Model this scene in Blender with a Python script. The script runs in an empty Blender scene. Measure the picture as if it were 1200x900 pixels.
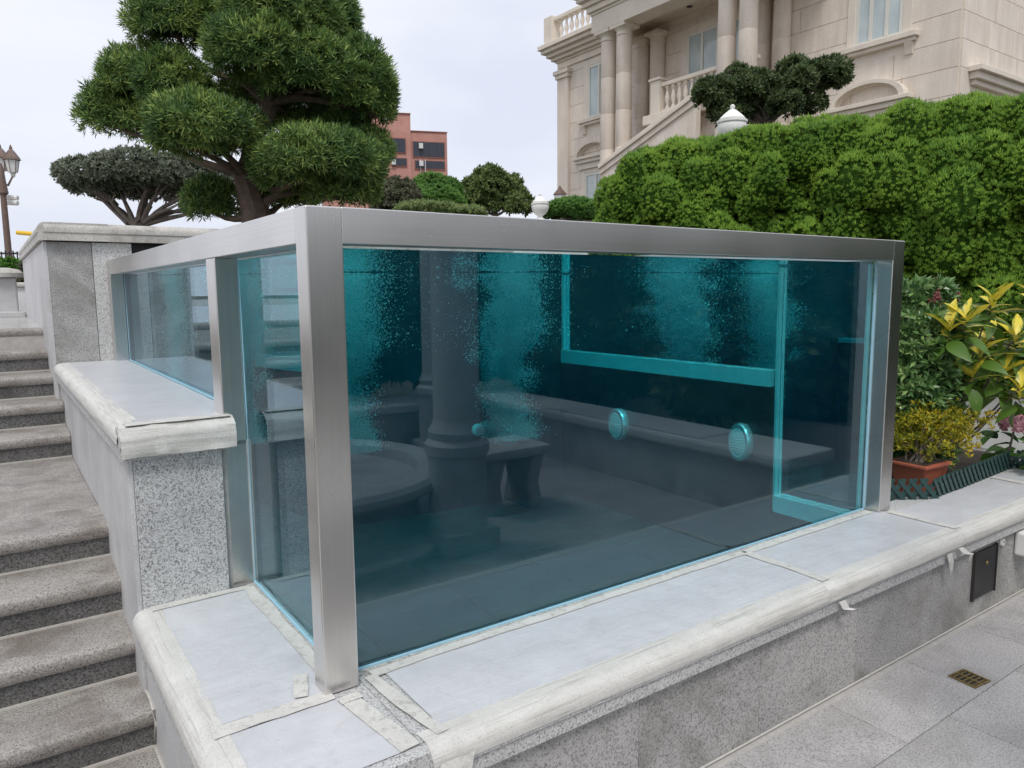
import bpy, bmesh, math, random
import numpy as np
from mathutils import Vector, Matrix
random.seed(7); rng = np.random.default_rng(7)
sc = bpy.context.scene
col = sc.collection
# ------------------------------------------------------------------ camera
YAW, PITCH, ROLL, FPX = 0.6112, -0.1258, -0.0083, 869.34
C = np.array([-0.7108, -1.9704, 1.169])
Fv = np.array([math.sin(YAW)*math.cos(PITCH), math.cos(YAW)*math.cos(PITCH), math.sin(PITCH)])
_r = np.array([math.cos(YAW), -math.sin(YAW), 0]); _u = np.cross(_r, Fv)
Rv = math.cos(ROLL)*_r + math.sin(ROLL)*_u; Uv = -math.sin(ROLL)*_r + math.cos(ROLL)*_u
cam = bpy.data.cameras.new('camera'); camo = bpy.data.objects.new('camera', cam); col.objects.link(camo)
cam.sensor_width = 36; cam.lens = FPX*36/1200; cam.clip_start = .05; cam.clip_end = 2000
M = Matrix.Identity(4)
for i in range(3):
    M[i][0] = Rv[i]; M[i][1] = Uv[i]; M[i][2] = -Fv[i]; M[i][3] = C[i]
camo.matrix_world = M
sc.camera = camo
def ray(x, y): return Fv + Rv*(x-600)/FPX - Uv*(y-450)/FPX
def on(x, y, ax, val):
    d = ray(x, y); return C + d*(val-C[ax])/d[ax]
def at(x, y, depth): return C + depth*ray(x, y)
# ------------------------------------------------------------------ world, sun, exposure
SUN_EL, SUN_AZ = math.radians(58), math.radians(215)      # azimuth from +Y clockwise
w = bpy.data.worlds.new('World'); sc.world = w; w.use_nodes = True
nt = w.node_tree; nt.nodes.clear()
N = nt.nodes.new; Lk = nt.links.new
out = N('ShaderNodeOutputWorld'); bg = N('ShaderNodeBackground'); sky = N('ShaderNodeTexSky')
sky.sky_type = 'NISHITA'; sky.sun_disc = False; sky.sun_elevation = SUN_EL; sky.sun_rotation = SUN_AZ
sky.air_density = 1.0; sky.dust_density = 2.5
tc = N('ShaderNodeTexCoord'); mp = N('ShaderNodeMapping'); mp.inputs['Scale'].default_value = (1, 1, 2.6)
nz = N('ShaderNodeTexNoise'); nz.inputs['Scale'].default_value = 2.2; nz.inputs['Detail'].default_value = 7; nz.inputs['Roughness'].default_value = .5
nz.inputs['Distortion'].default_value = .4
cr = N('ShaderNodeValToRGB'); cr.color_ramp.elements[0].position = .34; cr.color_ramp.elements[1].position = .66
cr.color_ramp.elements[0].color = (8.0, 8.4, 9.7, 1); cr.color_ramp.elements[1].color = (10.2, 10.4, 11., 1)
mx = N('ShaderNodeMixRGB'); mx.inputs[0].default_value = .86
Lk(tc.outputs['Generated'], mp.inputs[0]); Lk(mp.outputs[0], nz.inputs[0]); Lk(nz.outputs[0], cr.inputs[0])
Lk(sky.outputs[0], mx.inputs[1]); Lk(cr.outputs[0], mx.inputs[2]); Lk(mx.outputs[0], bg.inputs[0]); bg.inputs[1].default_value = .082
Lk(bg.outputs[0], out.inputs[0])
sun = bpy.data.lights.new('sun', 'SUN'); suno = bpy.data.objects.new('sun', sun); col.objects.link(suno)
sun.energy = 1.5; sun.angle = math.radians(16); sun.color = (1, .97, .92)
sd = Vector((math.sin(SUN_AZ)*math.cos(SUN_EL), math.cos(SUN_AZ)*math.cos(SUN_EL), math.sin(SUN_EL)))
suno.rotation_euler = sd.to_track_quat('Z', 'Y').to_euler(); suno.location = (0, -6, 12)
vs = sc.view_settings; vs.view_transform = 'Standard'; vs.look = 'None'; vs.exposure = .35; vs.gamma = 1
cy = sc.cycles; cy.use_denoising = True; cy.max_bounces = 22; cy.transmission_bounces = 12; cy.glossy_bounces = 6
cy.diffuse_bounces = 10; cy.volume_bounces = 16; cy.transparent_max_bounces = 16; cy.sample_clamp_indirect = 6; cy.caustics_refractive = True; cy.caustics_reflective = True

# ------------------------------------------------------------------ materials
MATS = {}
class NT:
    def __init__(s, name):
        m = bpy.data.materials.new(name); m.use_nodes = True; s.m = m; s.t = m.node_tree; s.t.nodes.clear()
        s.out = s.n('ShaderNodeOutputMaterial'); MATS[name] = m
    def n(s, t, **k):
        x = s.t.nodes.new(t)
        for a, b in k.items(): setattr(x, a, b)
        return x
    def l(s, a, b): s.t.links.new(a, b)
    def coords(s, scale=(1, 1, 1), rand=True, kind='Object'):
        tc = s.n('ShaderNodeTexCoord'); m = s.n('ShaderNodeMapping'); m.inputs['Scale'].default_value = scale
        s.l(tc.outputs[kind], m.inputs[0])
        if rand:
            oi = s.n('ShaderNodeObjectInfo'); mu = s.n('ShaderNodeMath', operation='MULTIPLY'); mu.inputs[1].default_value = 37.
            s.l(oi.outputs['Random'], mu.inputs[0]); s.l(mu.outputs[0], m.inputs['Location'])
        return m.outputs[0]
    def noise(s, vec, scale, detail=3, rough=.5, dist=0):
        x = s.n('ShaderNodeTexNoise'); x.inputs['Scale'].default_value = scale; x.inputs['Detail'].default_value = detail
        x.inputs['Roughness'].default_value = rough; x.inputs['Distortion'].default_value = dist
        if vec is not None: s.l(vec, x.inputs[0])
        return x.outputs[0]
    def ramp(s, f, stops):
        x = s.n('ShaderNodeValToRGB'); e = x.color_ramp.elements
        while len(e) < len(stops): e.new(.5)
        for i, (p, c) in enumerate(stops):
            e[i].position = p; e[i].color = (*c, 1) if len(c) == 3 else c
        s.l(f, x.inputs[0]); return x.outputs[0]
    def mix(s, f, a, b, mode='MIX'):
        x = s.n('ShaderNodeMixRGB', blend_type=mode)
        for i, v in enumerate((f, a, b)):
            if hasattr(v, 'links') or hasattr(v, 'is_linked'): s.l(v, x.inputs[i])
            elif i == 0: x.inputs[0].default_value = v
            else: x.inputs[i].default_value = (*v, 1)
        return x.outputs[0]
    def bump(s, h, strength, dist):
        b = s.n('ShaderNodeBump'); b.inputs['Strength'].default_value = strength; b.inputs['Distance'].default_value = dist
        s.l(h, b.inputs['Height']); return b.outputs[0]
    def principled(s, color, rough=.6, metal=0, normal=None, spec=.5, **k):
        p = s.n('ShaderNodeBsdfPrincipled')
        if hasattr(color, 'is_linked'): s.l(color, p.inputs['Base Color'])
        else: p.inputs['Base Color'].default_value = (*color, 1)
        if hasattr(rough, 'is_linked'): s.l(rough, p.inputs['Roughness'])
        else: p.inputs['Roughness'].default_value = rough
        p.inputs['Metallic'].default_value = metal; p.inputs['Specular IOR Level'].default_value = spec
        for a, b in k.items(): p.inputs[a.replace('_', ' ')].default_value = b
        if normal is not None: s.l(normal, p.inputs['Normal'])
        s.l(p.outputs[0], s.out.inputs[0]); return p

def granite(name, light, mid, dark, scale=1., rough=.55, dirt=None, dirt_amt=.5, bump=.25, dirt_scale=1.6):
    s = NT(name); v = s.coords()
    a = s.noise(v, 125*scale, 2, .6); b = s.noise(v, 240*scale, 2, .6); big = s.noise(v, dirt_scale, 5, .6)
    c = s.ramp(a, [(.40, dark), (.45, mid), (.56, light)])
    c2 = s.ramp(b, [(.40, dark), (.46, mid), (.58, light)])
    cc = s.mix(.5, c, c2)
    tone = s.ramp(big, [(.3, (.82, .82, .83)), (.7, (1.06, 1.06, 1.05))])
    cc = s.mix(1., cc, tone, 'MULTIPLY')
    if dirt:
        d = s.ramp(s.noise(v, dirt_scale*1.7, 6, .65, .5), [(.46, (0, 0, 0)), (.72, (dirt_amt,)*3)])
        cc = s.mix(d, cc, dirt)
    s.principled(cc, rough, normal=s.bump(b, bump, .002)); return s.m
granite('granite', (.55, .535, .52), (.42, .41, .40), (.11, .11, .11), dirt=(.15, .145, .12), dirt_amt=.8)
granite('granite_coarse', (.66, .66, .66), (.46, .46, .46), (.07, .07, .075), scale=1.2)
granite('granite_smooth', (.62, .61, .61), (.56, .555, .555), (.42, .42, .42), dirt=(.25, .24, .23), dirt_amt=.35)
granite('granite_coping', (.64, .64, .63), (.54, .54, .53), (.16, .16, .16), scale=.95)
granite('old_coping', (.60, .575, .53), (.50, .48, .44), (.28, .265, .24), dirt=(.15, .13, .10), dirt_amt=.6, dirt_scale=4)
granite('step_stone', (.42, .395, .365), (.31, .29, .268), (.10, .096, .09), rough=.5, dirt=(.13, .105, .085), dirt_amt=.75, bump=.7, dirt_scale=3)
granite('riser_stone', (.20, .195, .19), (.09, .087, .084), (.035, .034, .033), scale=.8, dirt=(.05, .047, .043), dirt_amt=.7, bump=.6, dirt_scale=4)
granite('paving', (.52, .505, .50), (.42, .405, .40), (.18, .17, .17), rough=.45, dirt=(.17, .16, .14), dirt_amt=.5)
granite('wet_paving', (.56, .55, .54), (.48, .47, .46), (.34, .33, .32), rough=.14)
granite('dark_lining', (.040, .045, .05), (.028, .032, .036), (.012, .014, .016), rough=.4)
granite('dark_tile', (.075, .08, .085), (.05, .055, .06), (.02, .022, .024), rough=.35)
granite('court_stone', (.58, .58, .57), (.48, .48, .475), (.24, .24, .24), dirt=(.12, .115, .1))
def plain(name, color, rough=.6, metal=0, var=.12, scale=6, bump=0, bscale=60, spec=.5, rand=True):
    s = NT(name); v = s.coords(rand=rand)
    n = s.noise(v, scale, 5, .6)
    lo = tuple(c*(1-var) for c in color); hi = tuple(min(1, c*(1+var)) for c in color)
    c = s.ramp(n, [(.3, lo), (.7, hi)])
    nm = s.bump(s.noise(v, bscale, 3), bump, .004) if bump else None
    s.principled(c, rough, metal, nm, spec); return s.m
plain('grout', (.42, .405, .385), .9, scale=30)
plain('caulk', (.47, .45, .41), .6, scale=25)
for nm, sc_ in (('tape', (25, 25, 25)), ('tape_x', (2.5, 70, 70)), ('tape_y', (70, 2.5, 70))):
    s = NT(nm); v = s.coords(); vs_ = s.coords(sc_)
    c = s.ramp(s.noise(v, 9, 6, .7, .3), [(.3, (.55, .54, .505)), (.7, (.66, .65, .615))])
    lines = s.noise(vs_, 1., 4, .6, .5); c = s.mix(1., c, s.ramp(lines, [(.36, (.80, .795, .78)), (.46, (1, 1, 1))]), 'MULTIPLY')
    c = s.mix(1., c, s.ramp(s.noise(v, 190, 2), [(.34, (.82, .82, .82)), (.44, (1, 1, 1))]), 'MULTIPLY')
    s.principled(c, .55, 0, s.bump(s.mix(.35, lines, s.noise(v, 60, 5, .7, 1.)), .8, .005))
plain('mortar', (.40, .385, .36), .95, var=.45, scale=70, bump=1, bscale=130)
s = NT('house_stone'); v = s.coords(); c = s.ramp(s.noise(v, 1.3, 6, .65), [(.3, (.66, .58, .50)), (.7, (.76, .685, .60))])
c = s.mix(1., c, s.ramp(s.noise(s.coords((3, 3, .25)), 1.5, 5, .6), [(.35, (.91, .90, .89)), (.6, (1.02, 1.02, 1.02))]), 'MULTIPLY')
c = s.mix(1., c, s.ramp(s.noise(v, 30, 3), [(.35, (.94, .94, .94)), (.65, (1.04, 1.04, 1.04))]), 'MULTIPLY'); s.principled(c, .85)
plain('house_trim', (.70, .63, .54), .75, var=.08, scale=2)
plain('window_frame', (.66, .64, .58), .5, var=.03)
plain('white_plaster', (.78, .77, .74), .6, var=.06, scale=5)
plain('soil', (.05, .038, .028), .95, var=.4, scale=20, bump=1, bscale=40)
plain('garden', (.09, .085, .06), .95, var=.4, scale=3)
plain('bark', (.13, .095, .07), .9, var=.35, scale=12, bump=1, bscale=30)
plain('bark_grey', (.17, .14, .12), .9, var=.35, scale=12, bump=1, bscale=30)
plain('terracotta', (.36, .10, .055), .55, var=.10, scale=8)
plain('green_plastic', (.022, .065, .062), .4, var=.15, scale=9)
plain('lamp_bronze', (.14, .09, .07), .5, var=.15, scale=9)
plain('iron', (.03, .028, .027), .5, var=.1)
plain('yellow_paint', (.72, .45, .03), .5, var=.06)
plain('dark_metal', (.05, .05, .052), .45, metal=.6, var=.3, scale=9)
plain('brass', (.30, .22, .09), .4, metal=.8, var=.3, scale=25)
plain('black_void', (.012, .012, .013), .8)
plain('lamp_glass', (.70, .70, .68), .2, var=.05)
plain('ac_white', (.6, .6, .6), .5, var=.05)
plain('red_flower', (.24, .07, .07), .7, var=.3, scale=30)
plain('pink_flower', (.62, .30, .36), .7, var=.25, scale=30)
plain('chrome', (.80, .85, .86), .2, metal=.7, var=.03)
plain('edge_glow_tint', (.30, .72, .76), .25, var=.10, scale=3)  # plain cyan standing in for light carried to the pane edges
plain('nozzle', (.80, .84, .84), .3, var=.03)
plain('sealant', (.36, .60, .72), .35, var=.06)
plain('brick_trim', (.30, .13, .10), .8)
# bricks of the far building (too far to tell the bricks apart)
s = NT('brick'); v = s.coords(rand=False, kind='Object')
c = s.ramp(s.noise(v, .35, 6, .6), [(.3, (.42, .21, .17)), (.7, (.53, .28, .23))])
c2 = s.ramp(s.noise(v, 9, 2), [(.35, (.85, .85, .85)), (.65, (1.1, 1.1, 1.1))])
s.principled(s.mix(1., c, c2, 'MULTIPLY'), .9)
# brushed steel
for nm, st_ in (('steel', (260, 260, 1.6)), ('steel_rail', (1.6, 1.6, 260))):
    s = NT(nm); v = s.coords(); vv = s.coords(st_)
    n1 = s.noise(vv, 1, 4, .65); big = s.noise(v, 2.2, 3, .5, 0)
    c = s.ramp(big, [(.3, (.64, .62, .595)), (.7, (.74, .72, .695))]); c = s.mix(1., c, s.ramp(n1, [(.3, (.93, .93, .93)), (.7, (1.04, 1.04, 1.04))]), 'MULTIPLY')
    sm = s.ramp(s.noise(v, 4, 3, .5, 0), [(.5, (0, 0, 0)), (.9, (.10, .10, .10))]); c = s.mix(sm, c, (.80, .78, .76))
    r = s.n('ShaderNodeMapRange'); r.inputs['To Min'].default_value = .22; r.inputs['To Max'].default_value = .36; s.l(s.noise(v, 2.5, 2, .5, 0), r.inputs[0])
    s.principled(c, r.outputs[0], 1, s.bump(n1, .05, .0012))
# protective film
s = NT('film'); v = s.coords()
c = s.ramp(s.noise(v, 4, 6, .65, .6), [(.28, (.51, .515, .535)), (.5, (.575, .583, .605)), (.75, (.63, .64, .66))])
sm = s.ramp(s.noise(v, 9, 6, .7, 1.2), [(.55, (0, 0, 0)), (.74, (.38, .38, .38))])
c = s.mix(sm, c, (.42, .38, .38))
dots = s.ramp(s.noise(v, 160, 2), [(.64, (0, 0, 0)), (.70, (.5, .5, .5))])
c = s.mix(dots, c, (.45, .45, .5))
wr = s.mix(.5, s.noise(v, 10, 5, .6, 1.2), s.noise(s.coords((4, 40, 4)), 1, 4, .6, .6)); s.principled(c, .30, 0, s.bump(wr, .5, .008))
# pane: clear slab with mirror-like Fresnel reflection
s = NT('pane_glass')
lw = s.n('ShaderNodeLayerWeight'); lw.inputs[0].default_value = .5
pw_ = s.n('ShaderNodeMath', operation='POWER'); pw_.inputs[1].default_value = 4.5; s.l(lw.outputs['Facing'], pw_.inputs[0])
ma = s.n('ShaderNodeMath', operation='MULTIPLY_ADD'); ma.inputs[1].default_value = .60; ma.inputs[2].default_value = .13; s.l(pw_.outputs[0], ma.inputs[0])
gm = s.n('ShaderNodeNewGeometry'); iv = s.n('ShaderNodeMath', operation='SUBTRACT'); iv.inputs[0].default_value = 1; s.l(gm.outputs['Backfacing'], iv.inputs[1])
ml = s.n('ShaderNodeMath', operation='MULTIPLY'); s.l(ma.outputs[0], ml.inputs[0]); s.l(iv.outputs[0], ml.inputs[1])
tr = s.n('ShaderNodeBsdfTransparent'); tr.inputs[0].default_value = (.90, .985, .995, 1)
gl = s.n('ShaderNodeBsdfGlossy'); gl.inputs['Roughness'].default_value = 0; gl.inputs[0].default_value = (.72, .88, 1, 1)
mxs = s.n('ShaderNodeMixShader'); s.l(ml.outputs[0], mxs.inputs[0]); s.l(tr.outputs[0], mxs.inputs[1]); s.l(gl.outputs[0], mxs.inputs[2]); s.l(mxs.outputs[0], s.out.inputs[0])
# water: refracting body with absorption
s = NT('water'); g = s.n('ShaderNodeBsdfGlass'); g.inputs['IOR'].default_value = 1.333; g.inputs['Roughness'].default_value = 0
g.inputs[0].default_value = (1, 1, 1, 1)
va = s.n('ShaderNodeVolumeAbsorption'); va.inputs[0].default_value = (0.0, .935, .965, 1); va.inputs[1].default_value = .60
vsc = s.n('ShaderNodeVolumeScatter'); vsc.inputs['Color'].default_value = (.06, .42, .80, 1); vsc.inputs['Density'].default_value = .018
ads = s.n('ShaderNodeAddShader'); s.l(va.outputs[0], ads.inputs[0]); s.l(vsc.outputs[0], ads.inputs[1])
s.l(g.outputs[0], s.out.inputs[0]); s.l(ads.outputs[0], s.out.inputs[1])
s = NT('mist'); vsc = s.n('ShaderNodeVolumeScatter'); vsc.inputs['Color'].default_value = (1, 1, 1, 1); vsc.inputs['Density'].default_value = 1.0; s.l(vsc.outputs[0], s.out.inputs[1])
s = NT('mist_core'); vsc = s.n('ShaderNodeVolumeScatter'); vsc.inputs['Color'].default_value = (1, 1, 1, 1); vsc.inputs['Density'].default_value = 4.; s.l(vsc.outputs[0], s.out.inputs[1])
s = NT('bubble'); p_ = s.principled((.99, .99, .99), .2); t_ = s.n('ShaderNodeBsdfTranslucent'); t_.inputs[0].default_value = (.99, .99, .99, 1); m__ = s.n('ShaderNodeMixShader'); m__.inputs[0].default_value = .5; s.l(p_.outputs[0], m__.inputs[1]); s.l(t_.outputs[0], m__.inputs[2]); s.l(m__.outputs[0], s.out.inputs[0])
# window glass of houses
s = NT('window_glass'); v = s.coords(); c = s.ramp(s.noise(v, 1.5, 3), [(.3, (.38, .45, .46)), (.7, (.54, .61, .61))])
s.principled(c, .08, 0, spec=.8)
s = NT('dark_glass'); s.principled((.045, .05, .065), .25, 0, spec=.3)
# foliage
def leaf_mat(name, lo, mid, hi, transl=.25, rough=.55, spec=.35):
    s = NT(name); g = s.n('ShaderNodeNewGeometry')
    v = s.coords(rand=False)
    f = s.n('ShaderNodeMath', operation='MULTIPLY_ADD'); f.inputs[1].default_value = .62
    s.l(g.outputs['Random Per Island'], f.inputs[0])
    m2 = s.n('ShaderNodeMath', operation='MULTIPLY_ADD'); m2.inputs[1].default_value = 1.1; m2.inputs[2].default_value = -.36
    s.l(s.noise(v, 2.3, 3), m2.inputs[0]); s.l(m2.outputs[0], f.inputs[2])
    c = s.ramp(f.outputs[0], [(.1, lo), (.5, mid), (.92, hi)])
    p = s.principled(c, rough, spec=spec)
    t = s.n('ShaderNodeBsdfTranslucent'); s.l(c, t.inputs[0])
    mxx = s.n('ShaderNodeMixShader'); mxx.inputs[0].default_value = transl
    s.l(p.outputs[0], mxx.inputs[1]); s.l(t.outputs[0], mxx.inputs[2]); s.l(mxx.outputs[0], s.out.inputs[0]); return s.m
leaf_mat('leaf_podo', (.038, .095, .030), (.12, .215, .058), (.36, .45, .11))
leaf_mat('leaf_hedge', (.05, .135, .010), (.135, .275, .018), (.27, .42, .04), .28)
leaf_mat('leaf_grey', (.09, .11, .075), (.15, .175, .12), (.24, .26, .19))
leaf_mat('leaf_grey_dark', (.075, .085, .05), (.125, .135, .08), (.20, .20, .13))
leaf_mat('leaf_dark', (.018, .045, .018), (.04, .085, .032), (.09, .15, .05))
leaf_mat('leaf_pine', (.035, .06, .022), (.075, .115, .042), (.15, .19, .07))
leaf_mat('leaf_olive', (.06, .10, .03), (.13, .19, .055), (.25, .31, .11))
leaf_mat('leaf_green', (.04, .12, .02), (.085, .21, .028), (.15, .30, .05))
leaf_mat('leaf_gloss', (.055, .13, .04), (.135, .26, .075), (.30, .42, .15), .15, .32, .6)
leaf_mat('leaf_gold', (.08, .12, .01), (.32, .30, .015), (.62, .42, .02), .2)
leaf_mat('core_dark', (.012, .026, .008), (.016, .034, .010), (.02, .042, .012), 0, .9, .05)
s = NT('hedge_core_shade'); v = s.coords(rand=False); n1 = s.noise(v, 55, 3, .6); c = s.ramp(n1, [(.35, (.010, .028, .003)), (.65, (.045, .10, .008))]); s.principled(c, .8, 0, s.bump(n1, 1., .03), .1)  # shade of the gaps between lobes put into the core's dark green
def varieg(name, green, yellow, bias):
    s = NT(name); v = s.coords((1, 1, 1), rand=False)
    sep = s.n('ShaderNodeSeparateXYZ'); s.l(v, sep.inputs[0])
    ab = s.n('ShaderNodeMath', operation='ABSOLUTE'); s.l(sep.outputs[1], ab.inputs[0])
    vr = s.coords((9, 30, 9)); n = s.noise(vr, 2.2, 4, .6, .4)
    m = s.n('ShaderNodeMath', operation='MULTIPLY_ADD'); m.inputs[1].default_value = .10; s.l(n, m.inputs[0]); s.l(ab.outputs[0], m.inputs[2])
    c = s.ramp(m.outputs[0], [(.045+bias, yellow), (.062+bias, green)])
    p = s.principled(c, .38, spec=.5); t = s.n('ShaderNodeBsdfTranslucent'); s.l(c, t.inputs[0])
    mxx = s.n('ShaderNodeMixShader'); mxx.inputs[0].default_value = .25
    s.l(p.outputs[0], mxx.inputs[1]); s.l(t.outputs[0], mxx.inputs[2]); s.l(mxx.outputs[0], s.out.inputs[0])
varieg('leaf_yellow', (.10, .20, .018), (.80, .66, .07), .020)
varieg('leaf_varieg', (.05, .125, .02), (.72, .60, .10), .006)
varieg('leaf_plain', (.10, .20, .03), (.32, .36, .06), -.015)

# ------------------------------------------------------------------ mesh helpers
WL = {}
def put(o, loc, parent):
    WL[o.name] = np.array(loc, float)
    o.location = np.array(loc, float) - (WL[parent.name] if parent else 0)
    if parent: o.parent = parent
def tag(o, label=None, cat=None, group=None, kind=None):
    if label: o['label'] = label
    if cat: o['category'] = cat
    if group: o['group'] = group
    if kind: o['kind'] = kind
    return o
def thing(name, label, cat, loc=(0, 0, 0), group=None):
    o = bpy.data.objects.new(name, None); col.objects.link(o); o.empty_display_size = .1
    put(o, loc, None); return tag(o, label, cat, group)
def link(name, me, mat, parent=None, loc=(0, 0, 0)):
    o = bpy.data.objects.new(name, me); col.objects.link(o)
    if mat and not me.materials: me.materials.append(MATS[mat])
    put(o, loc, parent); return o
class MB:
    def __init__(s): s.v = []; s.f = []
    def add(s, v, f):
        b = len(s.v); s.v += [tuple(map(float, p)) for p in v]; s.f += [tuple(i+b for i in q) for q in f]; return s
    def box(s, x0, x1, y0, y1, z0, z1):
        v = [(x, y, z) for z in (z0, z1) for y in (y0, y1) for x in (x0, x1)]
        return s.add(v, [(0, 2, 3, 1), (4, 5, 7, 6), (0, 1, 5, 4), (2, 6, 7, 3), (0, 4, 6, 2), (1, 3, 7, 5)])
    def prism(s, poly, axis, a, b):
        # poly in the two other axes (cyclic order), extruded on axis from a to b
        n = len(poly); v = []
        for t in (a, b):
            for p in poly:
                q = list(p); q.insert(axis, t); v.append(q)
        f = [tuple(range(n))[::-1], tuple(range(n, 2*n))] + [(i, (i+1) % n, n+(i+1) % n, n+i) for i in range(n)]
        return s.add(v, f)
    def lathe(s, prof, c=(0, 0, 0), seg=16, axis=2):
        v = []; n = len(prof)
        for k in range(seg):
            a = 2*math.pi*k/seg
            for r, z in prof:
                p = (r*math.cos(a), r*math.sin(a), z)
                if axis == 0: p = (z, p[0], p[1])
                if axis == 1: p = (p[1], z, p[0])
                v.append((c[0]+p[0], c[1]+p[1], c[2]+p[2]))
        f = [(k*n+i, ((k+1) % seg)*n+i, ((k+1) % seg)*n+i+1, k*n+i+1) for k in range(seg) for i in range(n-1)]
        f += [tuple(k*n for k in range(seg))[::-1], tuple(k*n+n-1 for k in range(seg))]
        return s.add(v, f)
    def tube(s, pts, rad, seg=8):
        pts = [Vector(p) for p in pts]; v = []; m = len(pts)
        if not hasattr(rad, '__len__'): rad = [rad]*m
        up = Vector((.31, .23, .92))
        for i, p in enumerate(pts):
            d = (pts[min(i+1, m-1)]-pts[max(i-1, 0)]).normalized()
            a = d.cross(up).normalized(); b = d.cross(a)
            for k in range(seg):
                t = 2*math.pi*k/seg; v.append(p+(a*math.cos(t)+b*math.sin(t))*rad[i])
        f = [(i*seg+k, i*seg+(k+1) % seg, (i+1)*seg+(k+1) % seg, (i+1)*seg+k) for i in range(m-1) for k in range(seg)]
        f += [tuple(range(seg))[::-1], tuple((m-1)*seg+k for k in range(seg))]
        return s.add(v, f)
    def build(s, name, mat, parent=None, bevel=0, smooth=False, seg=2):
        V = np.array(s.v); lo, hi = V.min(0), V.max(0); loc = np.array([(lo[0]+hi[0])/2, (lo[1]+hi[1])/2, lo[2]])
        me = bpy.data.meshes.new(name); me.from_pydata((V-loc).tolist(), [], s.f); me.update()
        bm = bmesh.new(); bm.from_mesh(me); bmesh.ops.recalc_face_normals(bm, faces=bm.faces)
        if bevel:
            ed = [e for e in bm.edges if len(e.link_faces) == 2 and e.calc_face_angle(0) > .5]
            bmesh.ops.bevel(bm, geom=ed, offset=bevel, segments=seg, profile=.5, affect='EDGES', clamp_overlap=True)
        bm.to_mesh(me); bm.free()
        if smooth:
            me.shade_smooth()
            try: me.set_sharp_from_angle(angle=math.radians(40))
            except Exception: pass
        return link(name, me, mat, parent, loc)
def box(name, mat, x0, x1, y0, y1, z0, z1, parent=None, bevel=0):
    return MB().box(x0, x1, y0, y1, z0, z1).build(name, mat, parent, bevel)
def np_mesh(name, V, F, mat, parent=None, smooth=False, kind=None):
    V = np.asarray(V, np.float32).reshape(-1, 3); F = np.asarray(F, np.int32); k = F.shape[1]
    lo, hi = V.min(0), V.max(0); loc = np.array([(lo[0]+hi[0])/2, (lo[1]+hi[1])/2, lo[2]]); V = (V-loc).astype(np.float32)
    me = bpy.data.meshes.new(name); me.vertices.add(len(V)); me.vertices.foreach_set('co', V.ravel())
    me.loops.add(F.size); me.loops.foreach_set('vertex_index', F.ravel())
    me.polygons.add(len(F)); me.polygons.foreach_set('loop_start', np.arange(0, F.size, k, dtype=np.int32))
    me.polygons.foreach_set('loop_total', np.full(len(F), k, np.int32)); me.update(calc_edges=True)
    if smooth: me.shade_smooth()
    o = link(name, me, mat, parent, loc)
    if kind: o['kind'] = kind
    return o
def copy_tree(o, loc, label=None, parent=None, rz=None):
    c = o.copy(); col.objects.link(c)
    if parent is None: put(c, loc, None)
    else: c.parent = parent; c.location = o.location
    if rz is not None: c.rotation_euler.z = rz
    if label: c['label'] = label
    for ch in list(o.children): copy_tree(ch, None, None, c)
    return c
def unit(v): return v/np.maximum(np.linalg.norm(v, axis=-1, keepdims=True), 1e-9)
def scatter(tv, tf, P, D, S):
    tv = np.asarray(tv, float); tf = np.asarray(tf, int); n = len(P)
    z = unit(np.asarray(D, float)); rv = unit(rng.normal(size=(n, 3))); x = unit(np.cross(rv, z)); y = np.cross(z, x)
    S = np.broadcast_to(np.asarray(S, float), (n,))[:, None, None]
    V = np.asarray(P)[:, None]+S*(tv[None, :, 0:1]*x[:, None]+tv[None, :, 1:2]*y[:, None]+tv[None, :, 2:3]*z[:, None])
    F = tf[None]+(np.arange(n)*len(tv))[:, None, None]
    return V.reshape(-1, 3), F.reshape(-1, tf.shape[1])
def t_rosette(k=9, L=1., wd=.085, tilt=(.35, 1.25), seed=0):
    r = np.random.default_rng(seed); v = []; f = []
    for i in range(k):
        a = i*2.4+r.uniform(-.3, .3); t = tilt[0]+(tilt[1]-tilt[0])*(i/(k-1)); l = L*r.uniform(.75, 1.1)
        d = np.array([math.sin(t)*math.cos(a), math.sin(t)*math.sin(a), math.cos(t)]); sd = np.array([-math.sin(a), math.cos(a), 0])
        up = np.cross(d, sd); b = len(v)
        v += [d*.05, d*l*.5+sd*wd-up*.03, d*l+up*-.10*l, d*l*.5-sd*wd-up*.03]; f += [(b, b+1, b+2), (b, b+2, b+3)]
    return v, f
def t_sprig(k=6, L=1., wd=.16, spread=.75, seed=0):
    r = np.random.default_rng(seed); v = []; f = []
    for i in range(k):
        a = i*2.4+r.uniform(-.4, .4); t = spread*math.sqrt(i/k)+.05; l = L*(1.-.45*i/k)*r.uniform(.85, 1.1)
        d = np.array([math.sin(t)*math.cos(a), math.sin(t)*math.sin(a), math.cos(t)]); h = .35*i/k
        s1 = unit(np.cross(d, [.3, .5, .8])); s2 = np.cross(d, s1); b0 = np.array([0, 0, h*.3]); b = len(v); m = b0+d*l*.45
        v += [m+s1*wd, m+(-.5*s1+.87*s2)*wd, m+(-.5*s1-.87*s2)*wd, b0+d*l, b0]
        f += [(b, b+1, b+3), (b+1, b+2, b+3), (b+2, b, b+3), (b+1, b, b+4), (b, b+2, b+4)]
    return v, f
def wob(P, s, ph=0.):
    return (np.sin(P[:, 0]*s+ph)+np.sin(P[:, 1]*s*1.13+1.7+ph)+np.sin(P[:, 2]*s*.93+.6+ph)+np.sin((P[:, 0]+P[:, 2])*s*1.9+ph))/4
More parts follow.
